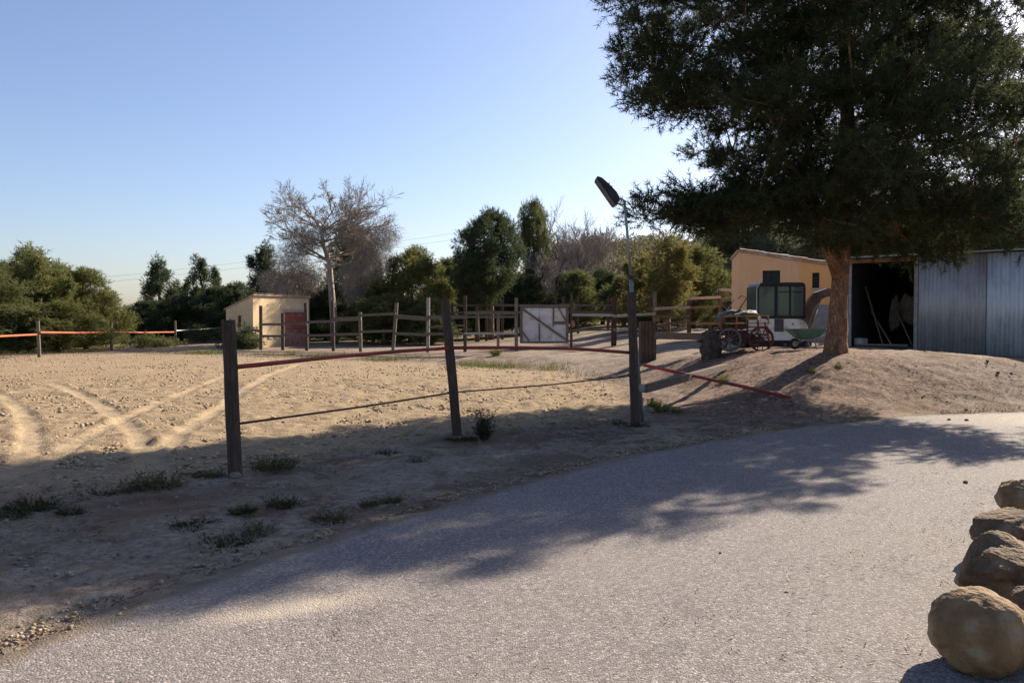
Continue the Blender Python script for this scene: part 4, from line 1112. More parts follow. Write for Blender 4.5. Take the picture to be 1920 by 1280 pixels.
fy = lambda px: 40.0 - (px - 489) / (968 - 489) * 7.0
fp = [(489, 489, 573, 'darkwood'), (530, 530, 587, 'darkwood'), (575, 573, 568, 'darkwood'), (625, 623, 564, 'darkwood'), (676, 675, 585, 'greywood'), (736, 744, 567, 'greywood'), (802, 803, 558, 'rail_grey'), (872, 872, 554, 'darkwood'), (968, 968, 558, 'greywood')]
R_ = []
def rr2(x0, y0, x1, y1, mt='rail', h_=.12, off=-.09): R_.append((x0, y0, fy(x0) + off, x1, y1, fy(x1) + off, mt, h_, .045, False))
rr2(463, 618, 489, 620); rr2(464, 637, 489, 637.5)
for y_, in ((608,), (630,)): rr2(487, y_, 530, y_); rr2(530, y_ - 2, 575, y_ - 1)
rr2(573, 604, 625, 602); rr2(573, 629, 625, 628); rr2(623, 599, 677, 597, h_=.2); rr2(623, 627, 677, 626)
rr2(674, 591, 742, 588); rr2(675, 622, 738, 620); rr2(740, 593, 803, 598, h_=.18); rr2(737, 625, 803, 628)
rr2(802, 595, 872, 594, h_=.16); rr2(802, 626, 872, 625); rr2(871, 587, 968, 587); rr2(871, 594, 968, 594, 'rail', .09); rr2(871, 625, 968, 625, 'rail_grey', .09)
rr2(806, 613, 872, 610, 'rail', .08)
run_fence('paddock_fence', 'tall dark post and rail paddock fence between the cream shed and the white gate',
          [(a, b, c, fy(a), .075, m_, True) for a, b, c, m_ in fp], R_)
# short post near the gate
run_fence('fence_stub', 'short weathered post with rail stub left of the white gate', [(934, 934, 590, 36.5, .07, 'greywood', True)], [(936, 625, 36.4, 966, 624, 36.0, 'rail_grey', .09, .04, False)])

# gate
def gate():
    Y = 35.5; x0, x1 = at(976, 600, Y).x, at(1064, 600, Y).x; zb, zt = at(1000, 641, Y).z, at(1000, 576, Y).z
    root = thing('gate', (x0, Y, zb), 'dirty white panelled gate with wooden diagonal brace in the paddock fence', 'gate')
    def pc(a, b, c, d_, nm, mt, yo, th=.03):
        m = MB(); m.prism([(a, c), (b, c), (b, d_), (a, d_)], (0, Y + yo, 0), (1, 0, 0), (0, 0, 1), (0, 1, 0), th); return m.build(nm, M[mt], root)
    W = x1 - x0; xs = [x0, x0 + W * .40, x0 + W * .70, x1]
    for i in range(3): pc(xs[i] + .006, xs[i + 1] - .006, zb + .03, zt - .03, 'panel', 'gate_panel', .03 + .004 * i, .015)
    pc(x0 - .03, x1 + .05, zt, zt + .11, 'top_rail', 'greywood', -.05, .10)
    pc(x0 - .03, x1 + .05, zb - .06, zb + .03, 'bottom_rail', 'greywood', -.02, .05)
    pc(x0 - .03, x0 + .09, zb + .032, zt - .002, 'stile', 'greywood', -.02, .048); pc(x1 - .07, x1 + .05, zb + .032, zt - .002, 'stile', 'greywood', -.02, .048)
    pc(xs[2] - .032, xs[2] + .032, zb + .70, zt - .003, 'batten', 'greywood', -.012, .04); pc(xs[1] - .03, xs[1] + .03, zb + .033, zb + .82, 'batten', 'greywood', -.012, .04)
    pc(xs[2] + .055, x1 - .075, zb + .78, zb + .92, 'batten', 'greywood', -.012, .04)
    m = MB(); m.bar((x0 + .05, Y - .045, zt - .05), (x1 - .1, Y - .045, zb + .12), .09, .03, (0, 0, 1)); m.build('brace', M['greywood'], root)
    m = MB(); m.bar((x1 - .42, Y - .042, zt - .02), (x1 - .08, Y - .042, zb + .95), .05, .03); m.build('brace', M['greywood'], root)
    m = MB(); m.bar((x0 + .05, Y - .042, zb + .5), (x0 + .38, Y - .042, zb + .05), .06, .03); m.build('brace', M['greywood'], root)
gate()
run_fence('gate_post', 'dark wooden gate post with red cloth at the right of the white gate', [(1071, 1072, 548, 35.3, .06, 'darkwood', True)], [(1074, 601, 35.2, 1075.5, 613, 35.2, 'redcloth', .13, .03, False)])
# right of the gate, stepping uphill
rgt = [(1151, 1151, 556, 33.5, .11, 'redwood', True), (1227, 1228, 547, 35, .075, 'greywood', True), (1292, 1292, 562, 36.5, .085, 'darkwood', True), (1350, 1350, 543, 38, .08, 'darkwood', True)]
rl = [(1074, 590, 35.2, 1151, 591, 33.4, 'rail_grey', .11, .10, False), (1151, 593, 33.4, 1228, 588, 34.9, 'rail_grey', .11, .10, False), (1074, 619, 35.2, 1151, 618, 33.4, 'rail', .09, .05, False), (1151, 618, 33.4, 1227, 616, 34.9, 'rail_grey', .09, .05, False),
      (1229, 579, 34.9, 1292, 576, 36.4, 'rail_grey', .12, .10, False), (1229, 594, 34.9, 1292, 592, 36.4, 'rail', .10, .05, False), (1229, 611, 34.9, 1292, 601, 36.4, 'rail', .12, .05, False),
      (1290, 560, 36.4, 1350, 557, 37.9, 'rail_grey', .12, .10, False), (1292, 577, 36.4, 1350, 574, 37.9, 'rail', .10, .05, False), (1292, 606, 36.4, 1350, 606, 37.9, 'rail', .10, .05, False),
      (1350, 543, 37.9, 1384, 544, 38.6, 'rail_grey', .12, .10, False), (1350, 562, 37.9, 1384, 562, 38.6, 'rail', .10, .05, False)]
run_fence('paddock_fence', 'paddock fence right of the gate with thick red post and sunlit rails stepping uphill', rgt, rl)
# back fence
bp = [(788, 569), (848, 568), (912, 562), (942, 560), (1042, 555), (1056, 556), (1084, 554), (1140, 556), (1200, 560), (1256, 552), (1322, 556)]
by = 50.0
br_ = []
xs_ = [740] + [b[0] for b in bp] + [1384]
for i in range(len(xs_) - 1):
    for y_ in (572, 585): br_.append((xs_[i], y_ + (i % 3 - 1), by - .1, xs_[i + 1], y_ + ((i + 1) % 3 - 1), by - .1, 'rail', .13, .05, False))
run_fence('paddock_fence', 'distant dark paddock fence in front of the young pines', [(a, a, b, by, .085, 'darkwood', True) for a, b in bp], br_)

# ------------------------------------------------------------------ floodlight
def floodlight():
    Y = 12.42; b = at(1206, 797, Y); b.z = hgt(b.x, Y); root = thing('floodlight_pole', b, 'thin metal pole with black floodlight fixed to the third fence post', 'lamp')
    p1 = at(1188, 600, Y); p2 = at(1183, 520, Y); p3 = at(1171, 376, Y)
    m = MB(); m.tube([b - Vector((0, 0, .1)), p1, p2], [.034, .033, .032], 10); m.build('lower_pole', M['galv'], root, smooth=True)
    m = MB(); m.tube([p2 - (p3 - p2) * .05, p3], [.022, .02], 10); m.build('upper_pole', M['galv'], root, smooth=True)
    m = MB(); m.tube([p2 - Vector((0, 0, .03)), p2 + Vector((0, 0, .03))], .042, 10); m.build('coupling', M['blackmetal'], root)
    q = at(1154, 379, Y)
    m = MB(); m.tube([p3 - Vector((0, 0, .01)), p3 + Vector((-.05, 0, .03)), q + Vector((.02, 0, .05))], .013, 8); m.tube([p3 - Vector((0, 0, .07)), q - Vector((0, 0, .02))], .012, 8); m.build('bracket', M['galv'], root, smooth=True)
    a0, a1 = at(1118, 334, Y), at(1154, 386, Y); ax = (a1 - a0); L = ax.length; ax.normalize(); nz = Vector((-ax.z, 0, ax.x)) * -1
    if nz.x < 0: nz = -nz
    prof = [(0, 0), (L * .12, .045), (L * .45, .085), (L * .72, .105), (L * .92, .085), (L, .02), (L, -.02), (0, -.015)]
    m = MB(); m.prism(prof, a0 - Vector((0, .19, 0)), ax, nz, (0, 1, 0), .38); hd = m.build('lamp_head', M['blackmetal'], root, bevel=.008)
    m = MB(); m.prism([(.02, -.022), (L - .02, -.022), (L - .02, -.032), (.02, -.032)], a0 - Vector((0, .165, 0)), ax, nz, (0, 1, 0), .33); m.build('lamp_glass', M['lampglass'], hd)
    m = MB()
    for k in range(5):
        s = L * (.35 + .12 * k); m.prism([(s, .07), (s + .012, .07), (s + .012, .104), (s, .104)], a0 - Vector((0, .15, 0)), ax, nz, (0, 1, 0), .30)
    m.build('cooling_fins', M['blackmetal'], hd)
    j = at(1203, 727, Y - .05); m = MB(); m.box(j, (.09, .06, .11)); m.build('junction_box', M['galv'], root, bevel=.01)
    m = MB(); m.tube([j - Vector((0, 0, .05)), at(1206, 775, Y - .04)], .012, 7); m.build('conduit', M['galv'], root)
floodlight()

# fallen pipe and leaning beam
a, b = at(1206, 684, 15.5), gp(1484, 738, .28); a.z = max(a.z, hgt(a.x, a.y) + .05); b.z = hgt(b.x, b.y) + .05
mid = a.lerp(b, .5); mid.z = max(mid.z, hgt(mid.x, mid.y) + .08)
o = MB().tube([a, a.lerp(mid, .5), mid, mid.lerp(b, .5), b], .032, 8).build('fallen_pipe', M['redpipe'], loc=b, smooth=True); tag(o, 'fallen red painted pipe lying across the mound right of the third post', 'pipe')
a, b = at(1208, 729, 12.9), at(1362, 678, 17.5); b.z = hgt(b.x, b.y) + .06
o = MB().bar(a, b, .13, .11).build('wooden_beam', M['rail'], loc=a, bevel=.01); tag(o, 'old brown wooden beam sloping from the third post up the bank', 'beam')
# block, beam and stump left of the cart
q = at(1214, 600, 23.6); z = hgt(q.x, q.y); zt = at(1214, 606, 23.6).z
m = MB()
for k in range(4): m.box((q.x + (k - 1.5) * .115, q.y, (z + zt) / 2), (.11, .44, zt - z + .1), Matrix.Rotation((k - 1.5) * .004, 3, 'Y'))
o = m.build('plank_trough', M['darkwood'], loc=(q.x, q.y, z), bevel=.008); tag(o, 'dark upright wooden box beside the floodlight pole on the bank', 'box')
a, b = at(1229, 629, 23.2), at(1318, 631, 22.2)
o = MB().bar(a, b, .20, .10).build('wooden_beam', M['rail'], loc=a, bevel=.012); tag(o, 'thick horizontal wooden beam between the dark box and the stump', 'beam')
def lump(name, loc, size, mat, seed, sub=4, rough=.18, label='', cat='', rot=0, freq=1.6, group=None, cuts=(0, 1)):
    rng = np.random.default_rng(seed); bm = bmesh.new(); bmesh.ops.create_icosphere(bm, subdivisions=sub, radius=1)
    from mathutils import noise as nz
    off = Vector(rng.uniform(-50, 50, 3))
    for v in bm.verts:
        c = v.co.copy(); k = nz.fractal(c * freq + off, 0.9, 2.1, 4) * rough + abs(nz.noise(c * freq * .7 + off)) * rough
        v.co = c * (1 + k)
    for _ in range(cuts[0]):
        pn = Vector(rng.normal(size=3)).normalized(); pd = cuts[1] + rng.uniform(-.05, .08)
        for v in bm.verts:
            e = v.co.dot(pn) - pd
            if e > 0: v.co -= pn * e * .93
    for v in bm.verts:
        v.co = Vector((v.co.x * size[0], v.co.y * size[1], v.co.z * size[2]))
    bmesh.ops.rotate(bm, verts=bm.verts, cent=(0, 0, 0), matrix=Matrix.Rotation(rot, 3, 'Z'))
    for f in bm.faces: f.smooth = True
    me = bpy.data.meshes.new(name); bm.to_mesh(me); bm.free(); me.materials.append(M[mat])
    o = link(name, me, None, loc); tag(o, label, cat, group); return o
q = at(1333, 600, 20.2); z = hgt(q.x, q.y)
lump('tree_stump', (q.x, q.y, z + .26), (.26, .26, .44), 'stump', 5, 5, .20, 'big dark tree stump standing left of the old cart', 'stump', freq=2.2)

# ------------------------------------------------------------------ boulders along the road
bs = [(1836, 1183, 3.62, .205, .205, .195, 'stone', 12, .09, 'round tan boulder nearest the camera at the right road edge', .4),
      (1884, 1082, 4.55, .27, .24, .20, 'stone2', 13, .25, 'dark rough boulder behind the round tan boulder', 1.0),
      (1897, 1005, 5.25, .25, .22, .18, 'stone2', 14, .22, 'brown sunlit topped boulder third from the camera at the road edge', .3),
      (1922, 950, 6.5, .20, .20, .17, 'stone', 15, .15, 'grey boulder furthest away at the right picture edge', .8),
      (1985, 1200, 3.75, .22, .22, .18, 'stone2', 16, .2, 'boulder right of the round tan boulder, mostly out of view', .2)]
for px, py, Y, sx, sy, sz, mt, sd_, rg2, lb, ro in bs:
    q = at(px, py, Y); z = hgt(q.x, Y)
    lump('boulder', (q.x, Y, max(z + sz * .75, min(q.z, z + sz * .95))), (sx, sy, sz), mt, sd_, 5, rg2, lb, 'boulder', ro, 1.8, 'boulders along the road', (11, .86) if mt == 'stone2' else (5, .97))

# ------------------------------------------------------------------ excavator
def excavator():
    Y = 26.2; x0 = at(1402, 600, Y).x; z0 = hgt(x0 + .9, Y); U_ = lambda px: at(px, 600, Y).x
    zz = lambda py: at(1450, py, Y).z
    root = thing('mini_excavator', (x0 + .9, Y, z0), 'white mini excavator with black cab parked in front of the ochre house', 'excavator')
    def prism(nm, prof, y0, dep, mt, par=root, bev=.02):
        m = MB(); m.prism(prof, (0, y0, 0), (1, 0, 0), (0, 0, 1), (0, 1, 0), dep); return m.build(nm, M[mt], par, bevel=bev)
    for y0 in (Y - .72, Y + .42):
        tr_ = []; xa, xb, za, zb_ = x0 - .05, x0 + 1.85, z0 + .0, z0 + .27
        r = (zb_ - za) / 2
        for k in range(9): a = math.pi / 2 + math.pi * k / 8; tr_.append((xa + r + math.cos(a) * r, za + r + math.sin(a) * r))
        for k in range(9): a = -math.pi / 2 + math.pi * k / 8; tr_.append((xb - r + math.cos(a) * r, za + r + math.sin(a) * r))
        tk_ = prism('track', tr_, y0, .30, 'rubber', bev=.01)
        for kx in (xa + r, xb - r, xa + r + .45, xa + r + .9):
            m = MB(); m.tube([(kx, y0 - .012, za + r), (kx, y0 + .02, za + r)], r * .62 if kx in (xa + r, xb - r) else r * .4, 14); m.build('wheel', M['grille'], tk_)
    prism('undercarriage', [(x0 + .35, z0 + .12), (x0 + 1.45, z0 + .12), (x0 + 1.45, z0 + .42), (x0 + .35, z0 + .42)], Y - .40, .80, 'blackmetal')
    xr = U_(1503)
    zb_, zt = zz(641), zz(598)
    prof = [(x0 - .02, zb_ + .02), (xr - .05, zb_ + .02), (xr + .02, zb_ + .15), (xr + .01, zb_ + .33), (xr - .06, zt - .16), (xr - .17, zt - .05), (xr - .32, zt), (x0 + .06, zt + .01), (x0 - .02, zt - .08)]
    body = prism('body', prof, Y - .68, 1.36, 'white_paint', bev=.03)
    prism('skirt', [(x0 + .02, zb_ - .07), (xr - .1, zb_ - .07), (xr - .06, zb_ + .015), (x0 + .02, zb_ + .015)], Y - .66, 1.32, 'black_paint', bev=.005)
    gx0, gx1 = U_(1439), U_(1456); gr = prism('grille', [(gx0, zz(621)), (gx1, zz(621)), (gx1, zz(598)), (gx0, zz(598))], Y - .70, .03, 'grille', bev=.005)
    m = MB()
    for k in range(6):
        z = zz(621) + (k + .5) * (zz(598) - zz(621)) / 6; m.box(((gx0 + gx1) / 2, Y - .707, z), (gx1 - gx0 - .03, .012, .018))
    m.build('grille_slat', M['black_paint'], gr)
    m = MB(); m.box((U_(1473), Y - .695, zz(607)), (.03, .03, .06)); m.build('latch', M['black_paint'], body)
    # cab
    c0, c1 = U_(1409), U_(1497); zc0, zc1 = zt + .01, zz(531); yf, yb = Y - .60, Y + .55
    cab = prism('cab_roof', [(c0 + .02, zc1 - .13), (c1, zc1 - .13), (c1 - .01, zc1 - .05), (c1 - .10, zc1), (c0 + .18, zc1 + .0), (c0 + .08, zc1 - .03)], yf - .02, yb - yf + .04, 'black_paint', bev=.015)
    base_ = prism('cab_base', [(c0, zc0), (c1 + .02, zc0), (c1 + .02, zc0 + .10), (c0, zc0 + .10)], yf - .015, yb - yf + .03, 'black_paint', bev=.01)
    xm, xm2 = U_(1441), U_(1468)
    for yy in (yf, yb - .06):
        for xx, w in ((c0, .06), (xm, .10), (xm2, .05), (c1 - .05, .06)):
            m = MB(); m.box((xx + w / 2, yy + .03, (zc0 + .10 + zc1 - .13) / 2), (w, .06, zc1 - zc0 - .23)); m.build('cab_pillar', M['black_paint'], root, bevel=.008)
        m = MB(); m.box(((xm + c1) / 2, yy + .032, zc1 - .30), (c1 - xm - .16, .04, .03)); m.build('window_bar', M['black_paint'], root)
    for yy in (yf + .025, yb - .03):
        for a, b in ((c0 + .06, xm), (xm + .10, xm2), (xm2 + .05, c1 - .05)):
            m = MB(); m.box(((a + b) / 2, yy, (zc0 + zc1 - .03) / 2), (b - a, .008, zc1 - zc0 - .23)); m.build('window_pane', M['glass'], root)
    for xx in (c0 + .01, c1 - .015):
        m = MB(); m.box((xx, (yf + yb) / 2, (zc0 + zc1 - .03) / 2), (.008, yb - yf - .12, zc1 - zc0 - .23)); m.build('window_pane', M['glass'], root)
    m = MB(); m.box((c0 + .5, Y, zc0 + .22), (.42, .45, .14)); m.box((c0 + .32, Y, zc0 + .50), (.12, .42, .5)); m.build('seat', M['seat'], root, bevel=.03)
    m = MB(); m.tube([(c0 - .02, yf - .03, zc0 + .05), (c0 - .03, yf - .03, zc1 - .2), (c0 + .06, yf - .03, zc1 - .04)], .018, 8); m.build('hand_rail', M['block'], root)
    # boom and arm
    bpts = [(U_(1503), zz(622)), (U_(1509), zz(600)), (U_(1519), zz(574)), (U_(1531), zz(557)), (U_(1550), zz(549)), (U_(1576), zz(553))]
    w = [.15, .17, .19, .18, .15, .12]; m = MB(); prof = []
    dirs = []
    for i in range(len(bpts)):
        a, b = bpts[max(i - 1, 0)], bpts[min(i + 1, len(bpts) - 1)]; dx, dz = b[0] - a[0], b[1] - a[1]; l = math.hypot(dx, dz); dirs.append((-dz / l, dx / l))
    prof = [(p[0] + d_[0] * w_, p[1] + d_[1] * w_) for p, d_, w_ in zip(bpts, dirs, w)] + [(p[0] - d_[0] * w_ * .7, p[1] - d_[1] * w_ * .7) for p, d_, w_ in reversed(list(zip(bpts, dirs, w)))]
    prism('boom', prof, Y - .12, .22, 'boom', bev=.012)
    m = MB(); m.tube([(U_(1512), Y - .17, zz(620)), (U_(1527), Y - .17, zz(580))], .045, 10); cy = m.build('hydraulic_cylinder', M['boom'], root, smooth=True)
    m = MB(); m.tube([(U_(1527), Y - .17, zz(580)), (U_(1536), Y - .17, zz(560))], .022, 8); m.build('piston_rod', M['chrome'], cy)
    prism('dipper_arm', [(U_(1571), zz(545)), (U_(1581), zz(549)), (U_(1577), zz(612)), (U_(1570), zz(612))], Y - .09, .16, 'boom', bev=.01)
    prism('bucket', [(U_(1556), zz(612)), (U_(1580), zz(610)), (U_(1583), zz(625)), (U_(1572), zz(640)), (U_(1556), zz(636)), (U_(1562), zz(626))], Y - .25, .5, 'boom', bev=.01)
    m = MB(); m.box((x0 - .28, Y, z0 + .22), (.06, 1.4, .30)); m.bar((x0 - .26, Y - .3, z0 + .22), (x0 + .3, Y - .3, z0 + .25), .08, .06); m.bar((x0 - .26, Y + .3, z0 + .22), (x0 + .3, Y + .3, z0 + .25), .08, .06)
    m.build('dozer_blade', M['blackmetal'], root)
excavator()

# ------------------------------------------------------------------ old cart
def wheel(par, c, r, mt, nsp=12, axis_y=True):
    m = MB(); n = 28; ring = [(c[0] + math.cos(2 * math.pi * k / n) * r, c[1], c[2] + math.sin(2 * math.pi * k / n) * r) for k in range(n + 1)]
    vs, fs = [], []
    for k in range(n):
        a = 2 * math.pi * k / n
        for rr_, yy in ((r, -.03), (r, .03), (r - .05, .03), (r - .05, -.03)): vs.append((c[0] + math.cos(a) * rr_, c[1] + yy, c[2] + math.sin(a) * rr_))
    for k in range(n):
        for j in range(4): fs.append((k * 4 + j, k * 4 + (j + 1) % 4, ((k + 1) % n) * 4 + (j + 1) % 4, ((k + 1) % n) * 4 + j))
    m.add(vs, fs); w = m.build('wheel', M[mt], par)
    for k in range(nsp):
        a = 2 * math.pi * (k + .3) / nsp; s = MB(); s.tube([(c[0] + math.cos(a) * .04, c[1], c[2] + math.sin(a) * .04), (c[0] + math.cos(a) * (r - .045), c[1], c[2] + math.sin(a) * (r - .045))], .012, 6); s.build('spoke', M[mt], w)
    h = MB(); h.tube([(c[0], c[1] - .07, c[2]), (c[0], c[1] + .07, c[2])], .055, 12); h.build('hub', M[mt], w)

def cart():
    Y = 20.6; U_ = lambda px: at(px, 600, Y).x; zz = lambda py: at(1390, py, Y).z
    z0 = hgt(U_(1385), Y); root = thing('cart', (U_(1385), Y, z0), 'old rusty cart with spoked wheels, orange side rails and white slats before the excavator', 'cart')
    ra, rb_ = .30, .32
    for dy in (-.5, .6):
        wheel(root, (U_(1358), Y + dy, z0 + ra), ra, 'grille' if dy < 0 else 'cart_rust'); wheel(root, (U_(1416), Y + dy, z0 + rb_), rb_, 'cart_rust')
    for px, r in ((1358, ra), (1416, rb_)):
        m = MB(); m.tube([(U_(px), Y - .55, z0 + r), (U_(px), Y + .65, z0 + r)], .03, 8); m.build('axle', M['cart_rust'], root)
    zb_ = zz(625); x0, x1 = U_(1340), U_(1432)
    for dy in (-.40, .48):
        m = MB(); m.bar((x0, Y + dy, zb_), (x1, Y + dy, zb_ + .02), .10, .07); m.build('chassis_beam', M['cart_rust'], root)
    for k in range(9):
        x = x0 + (x1 - x0) * (k + .5) / 9; m = MB(); m.box((x, Y + .04, zb_ + .07), ((x1 - x0) / 9 - .012, 1.05, .03)); m.build('bed_plank', M['darkwood'], root)
    # orange ladder-like side rail
    for dy in (-.47, .55):
        m = MB(); a, b = U_(1350), U_(1432)
        m.bar((a, Y + dy, zz(606)), (b, Y + dy, zz(606)), .03, .03); m.bar((a - .05, Y + dy, zz(593)), (b, Y + dy, zz(592)), .03, .03)
        for px in (1372, 1391, 1410, 1430): m.bar((U_(px), Y + dy, zz(606)), (U_(px), Y + dy, zz(593)), .025, .025, (1, 0, 0))
        m.build('side_rail', M['cart_orange'], root)
    for px in (1344, 1372, 1408, 1428):
        m = MB(); m.bar((U_(px), Y - .45, zb_), (U_(px), Y - .45, zz(594)), .04, .04, (1, 0, 0)); m.build('upright', M['cart_red'], root)
    for k, py in enumerate((602, 609, 616, 622.5)):
        m = MB(); m.bar((U_(1391), Y - .49, zz(py)), (U_(1428), Y - .49, zz(py)), .065, .02); m.build('slat', M['white_slat'], root)
    for px in (1391, 1410):
        m = MB(); m.bar((U_(px), Y - .505, zz(626)), (U_(px), Y - .505, zz(599)), .035, .02, (1, 0, 0)); m.build('upright', M['cart_rust'], root)
    m = MB(); m.box((U_(1386), Y - .1, zb_ - .14), (.62, .7, .20)); m.build('tool_box', M['cart_rust'], root, bevel=.01)
    for k in range(5):
        m = MB(); m.bar((U_(1350 + 7 * k), Y - .3 + .12 * k, zb_ + .12 + .03 * k), (U_(1418 - 3 * k), Y - .35 + .15 * k, zb_ + .16 + .02 * k), .05, .05); m.build('loose_pole', M['darkwood'], root)
    m = MB(); m.bar((U_(1421), Y - .47, zz(600)), (U_(1431), Y - .52, zz(640)), .05, .04, (0, 1, 0)); m.build('brace', M['cart_red'], root)
    m = MB(); m.tube([(U_(1338), Y - .2, zz(628)), (U_(1320), Y - .3, zz(633)), (U_(1300), Y - .5, zz(640))], .03, 8); m.build('drawbar', M['cart_rust'], root)
    m = MB(); m.tube([(U_(1381), Y, zz(588)), (U_(1390), Y, zz(574)), (U_(1399), Y, zz(560)), (U_(1397), Y, zz(555)), (U_(1388), Y, zz(555)), (U_(1384), Y, zz(560))], .015, 7); m.build('bent_handle', M['cart_red'], root, smooth=True)
    m = MB(); m.tube([(U_(1358), Y + .1, zz(592)), (U_(1372), Y + .1, zz(572)), (U_(1378), Y + .1, zz(562))], .012, 6); m.tube([(U_(1370), Y - .1, zz(588)), (U_(1352), Y - .1, zz(571))], .012, 6); m.build('iron_rod', M['galv'], root)
    o = lump('tarpaulin', (U_(1385), Y + .02, zz(593)), (.46, .40, .15), 'tarp', 31, 4, .40, 'crumpled grey green tarpaulin heaped on top of the old cart', 'tarpaulin', 0, 2.0)
    o = lump('tin_can', (U_(1351), Y - .2, zz(600)), (.10, .10, .17), 'tarp', 32, 3, .08, 'small grey drum standing on the left end of the old cart', 'drum')
cart()

# ------------------------------------------------------------------ wheelbarrow
def wheelbarrow():
    Y = 19.2; U_ = lambda px: at(px, 600, Y).x; zz = lambda py: at(1500, py, Y).z; z0 = hgt(U_(1510), Y)
    root = thing('wheelbarrow', (U_(1510), Y, z0), 'green wheelbarrow standing left of the big pine trunk', 'wheelbarrow')
    zt = max(zz(622), z0 + .48); zl = zt - .24
    xa, xb = U_(1478), U_(1540); vs = []; 
    top_ = [(xa, -.30), (xb, -.30), (xb, .30), (xa, .30)]; bot = [(xa + .26, -.18), (xb - .16, -.18), (xb - .16, .18), (xa + .26, .18)]
    vs = [(x, Y + y, zt) for x, y in top_] + [(x, Y + y, zl) for x, y in bot]
    vs += [(x + (.02 if x < xb - .01 else -.02), Y + y * .94, zt - .002) for x, y in top_] + [(x, Y + y * .94, zl + .015) for x, y in bot]
    m = MB(); m.add(vs, [(0, 1, 5, 4), (1, 2, 6, 5), (2, 3, 7, 6), (3, 0, 4, 7), (4, 5, 6, 7), (8, 12, 13, 9), (9, 13, 14, 10), (10, 14, 15, 11), (11, 15, 12, 8), (12, 15, 14, 13), (0, 8, 9, 1), (1, 9, 10, 2), (2, 10, 11, 3), (3, 11, 8, 0)])
    m.build('tub', M['green_tub'], root)
    m = MB(); m.tube([(xa, Y - .3, zt), (xb, Y - .3, zt), (xb, Y + .3, zt), (xa, Y + .3, zt), (xa, Y - .3, zt)], .012, 6); m.build('rim', M['green_tub'], root)
    for s in (-1, 1):
        m = MB(); m.tube([(xa + .16, Y + s * .05, z0 + .13), (xa + .3, Y + s * .2, zl - .03), (xb - .1, Y + s * .22, zl + .05), (xb + .45, Y + s * .28, zt + .12)], .016, 8); h = m.build('handle', M['galv'], root, smooth=True)
        m = MB(); m.tube([(xb - .25, Y + s * .21, zl), (xb - .18, Y + s * .21, z0 + .0)], .015, 7); m.build('leg', M['galv'], root)
    m = MB(); c = (xa + .16, Y, z0 + .13); n = 20; vs, fs = [], []
    for k in range(n):
        a = 2 * math.pi * k / n
        for r, yy in ((.125, -.03), (.135, 0), (.125, .03), (.07, .03), (.07, -.03)): vs.append((c[0] + math.cos(a) * r, c[1] + yy, c[2] + math.sin(a) * r))
    for k in range(n):
        for j in range(5): fs.append((k * 5 + j, k * 5 + (j + 1) % 5, ((k + 1) % n) * 5 + (j + 1) % 5, ((k + 1) % n) * 5 + j))
    m.add(vs, fs); w = m.build('wheel', M['rubber'], root)
    m = MB(); m.tube([(c[0], c[1] - .04, c[2]), (c[0], c[1] + .04, c[2])], .068, 14); m.build('rim', M['galv'], w)
wheelbarrow()

# ------------------------------------------------------------------ small plants
def weed_mesh(seed, n, spread, h, w, upright=.5, broad=False):
    r = np.random.default_rng(seed); a = r.uniform(0, 6.28, n); q = spread * r.random(n) ** .6
    st = np.stack([np.cos(a) * q, np.sin(a) * q, np.zeros(n)], -1) * .55
    d = np.stack([np.cos(a), np.sin(a), np.zeros(n)], -1) * (1 - upright) * r.uniform(.2, 1.3, n)[:, None] + np.array([0, 0, 1]) * upright + r.normal(size=(n, 3)) * .22
    d[:, 2] = np.abs(d[:, 2]); d /= np.linalg.norm(d, axis=1)[:, None]
    L = h * r.uniform(.35, 1.1, n); V = []
    k = 6
    ti = np.repeat(np.arange(n), k); s = r.uniform(.15, 1, n * k)
    p = st[ti] + d[ti] * (L[ti] * s)[:, None]
    ld = d[ti] * .6 + r.normal(size=(n * k, 3)) * .7; ld /= np.linalg.norm(ld, axis=1)[:, None]
    sd_ = np.cross(ld, r.normal(size=(n * k, 3))); sd_ /= np.linalg.norm(sd_, axis=1)[:, None]
    l = (h * .22 * r.uniform(.6, 1.3, n * k))[:, None]
    V = np.stack([p - sd_ * w, p + sd_ * w, p + ld * l], 1).reshape(-1, 3)
    sd0 = np.cross(d, r.normal(size=(n, 3))); sd0 /= np.linalg.norm(sd0, axis=1)[:, None]
    V2 = np.stack([st - sd0 * w * .6, st + sd0 * w * .6, st + d * L[:, None]], 1).reshape(-1, 3)
    V = np.vstack([V, V2]); return V

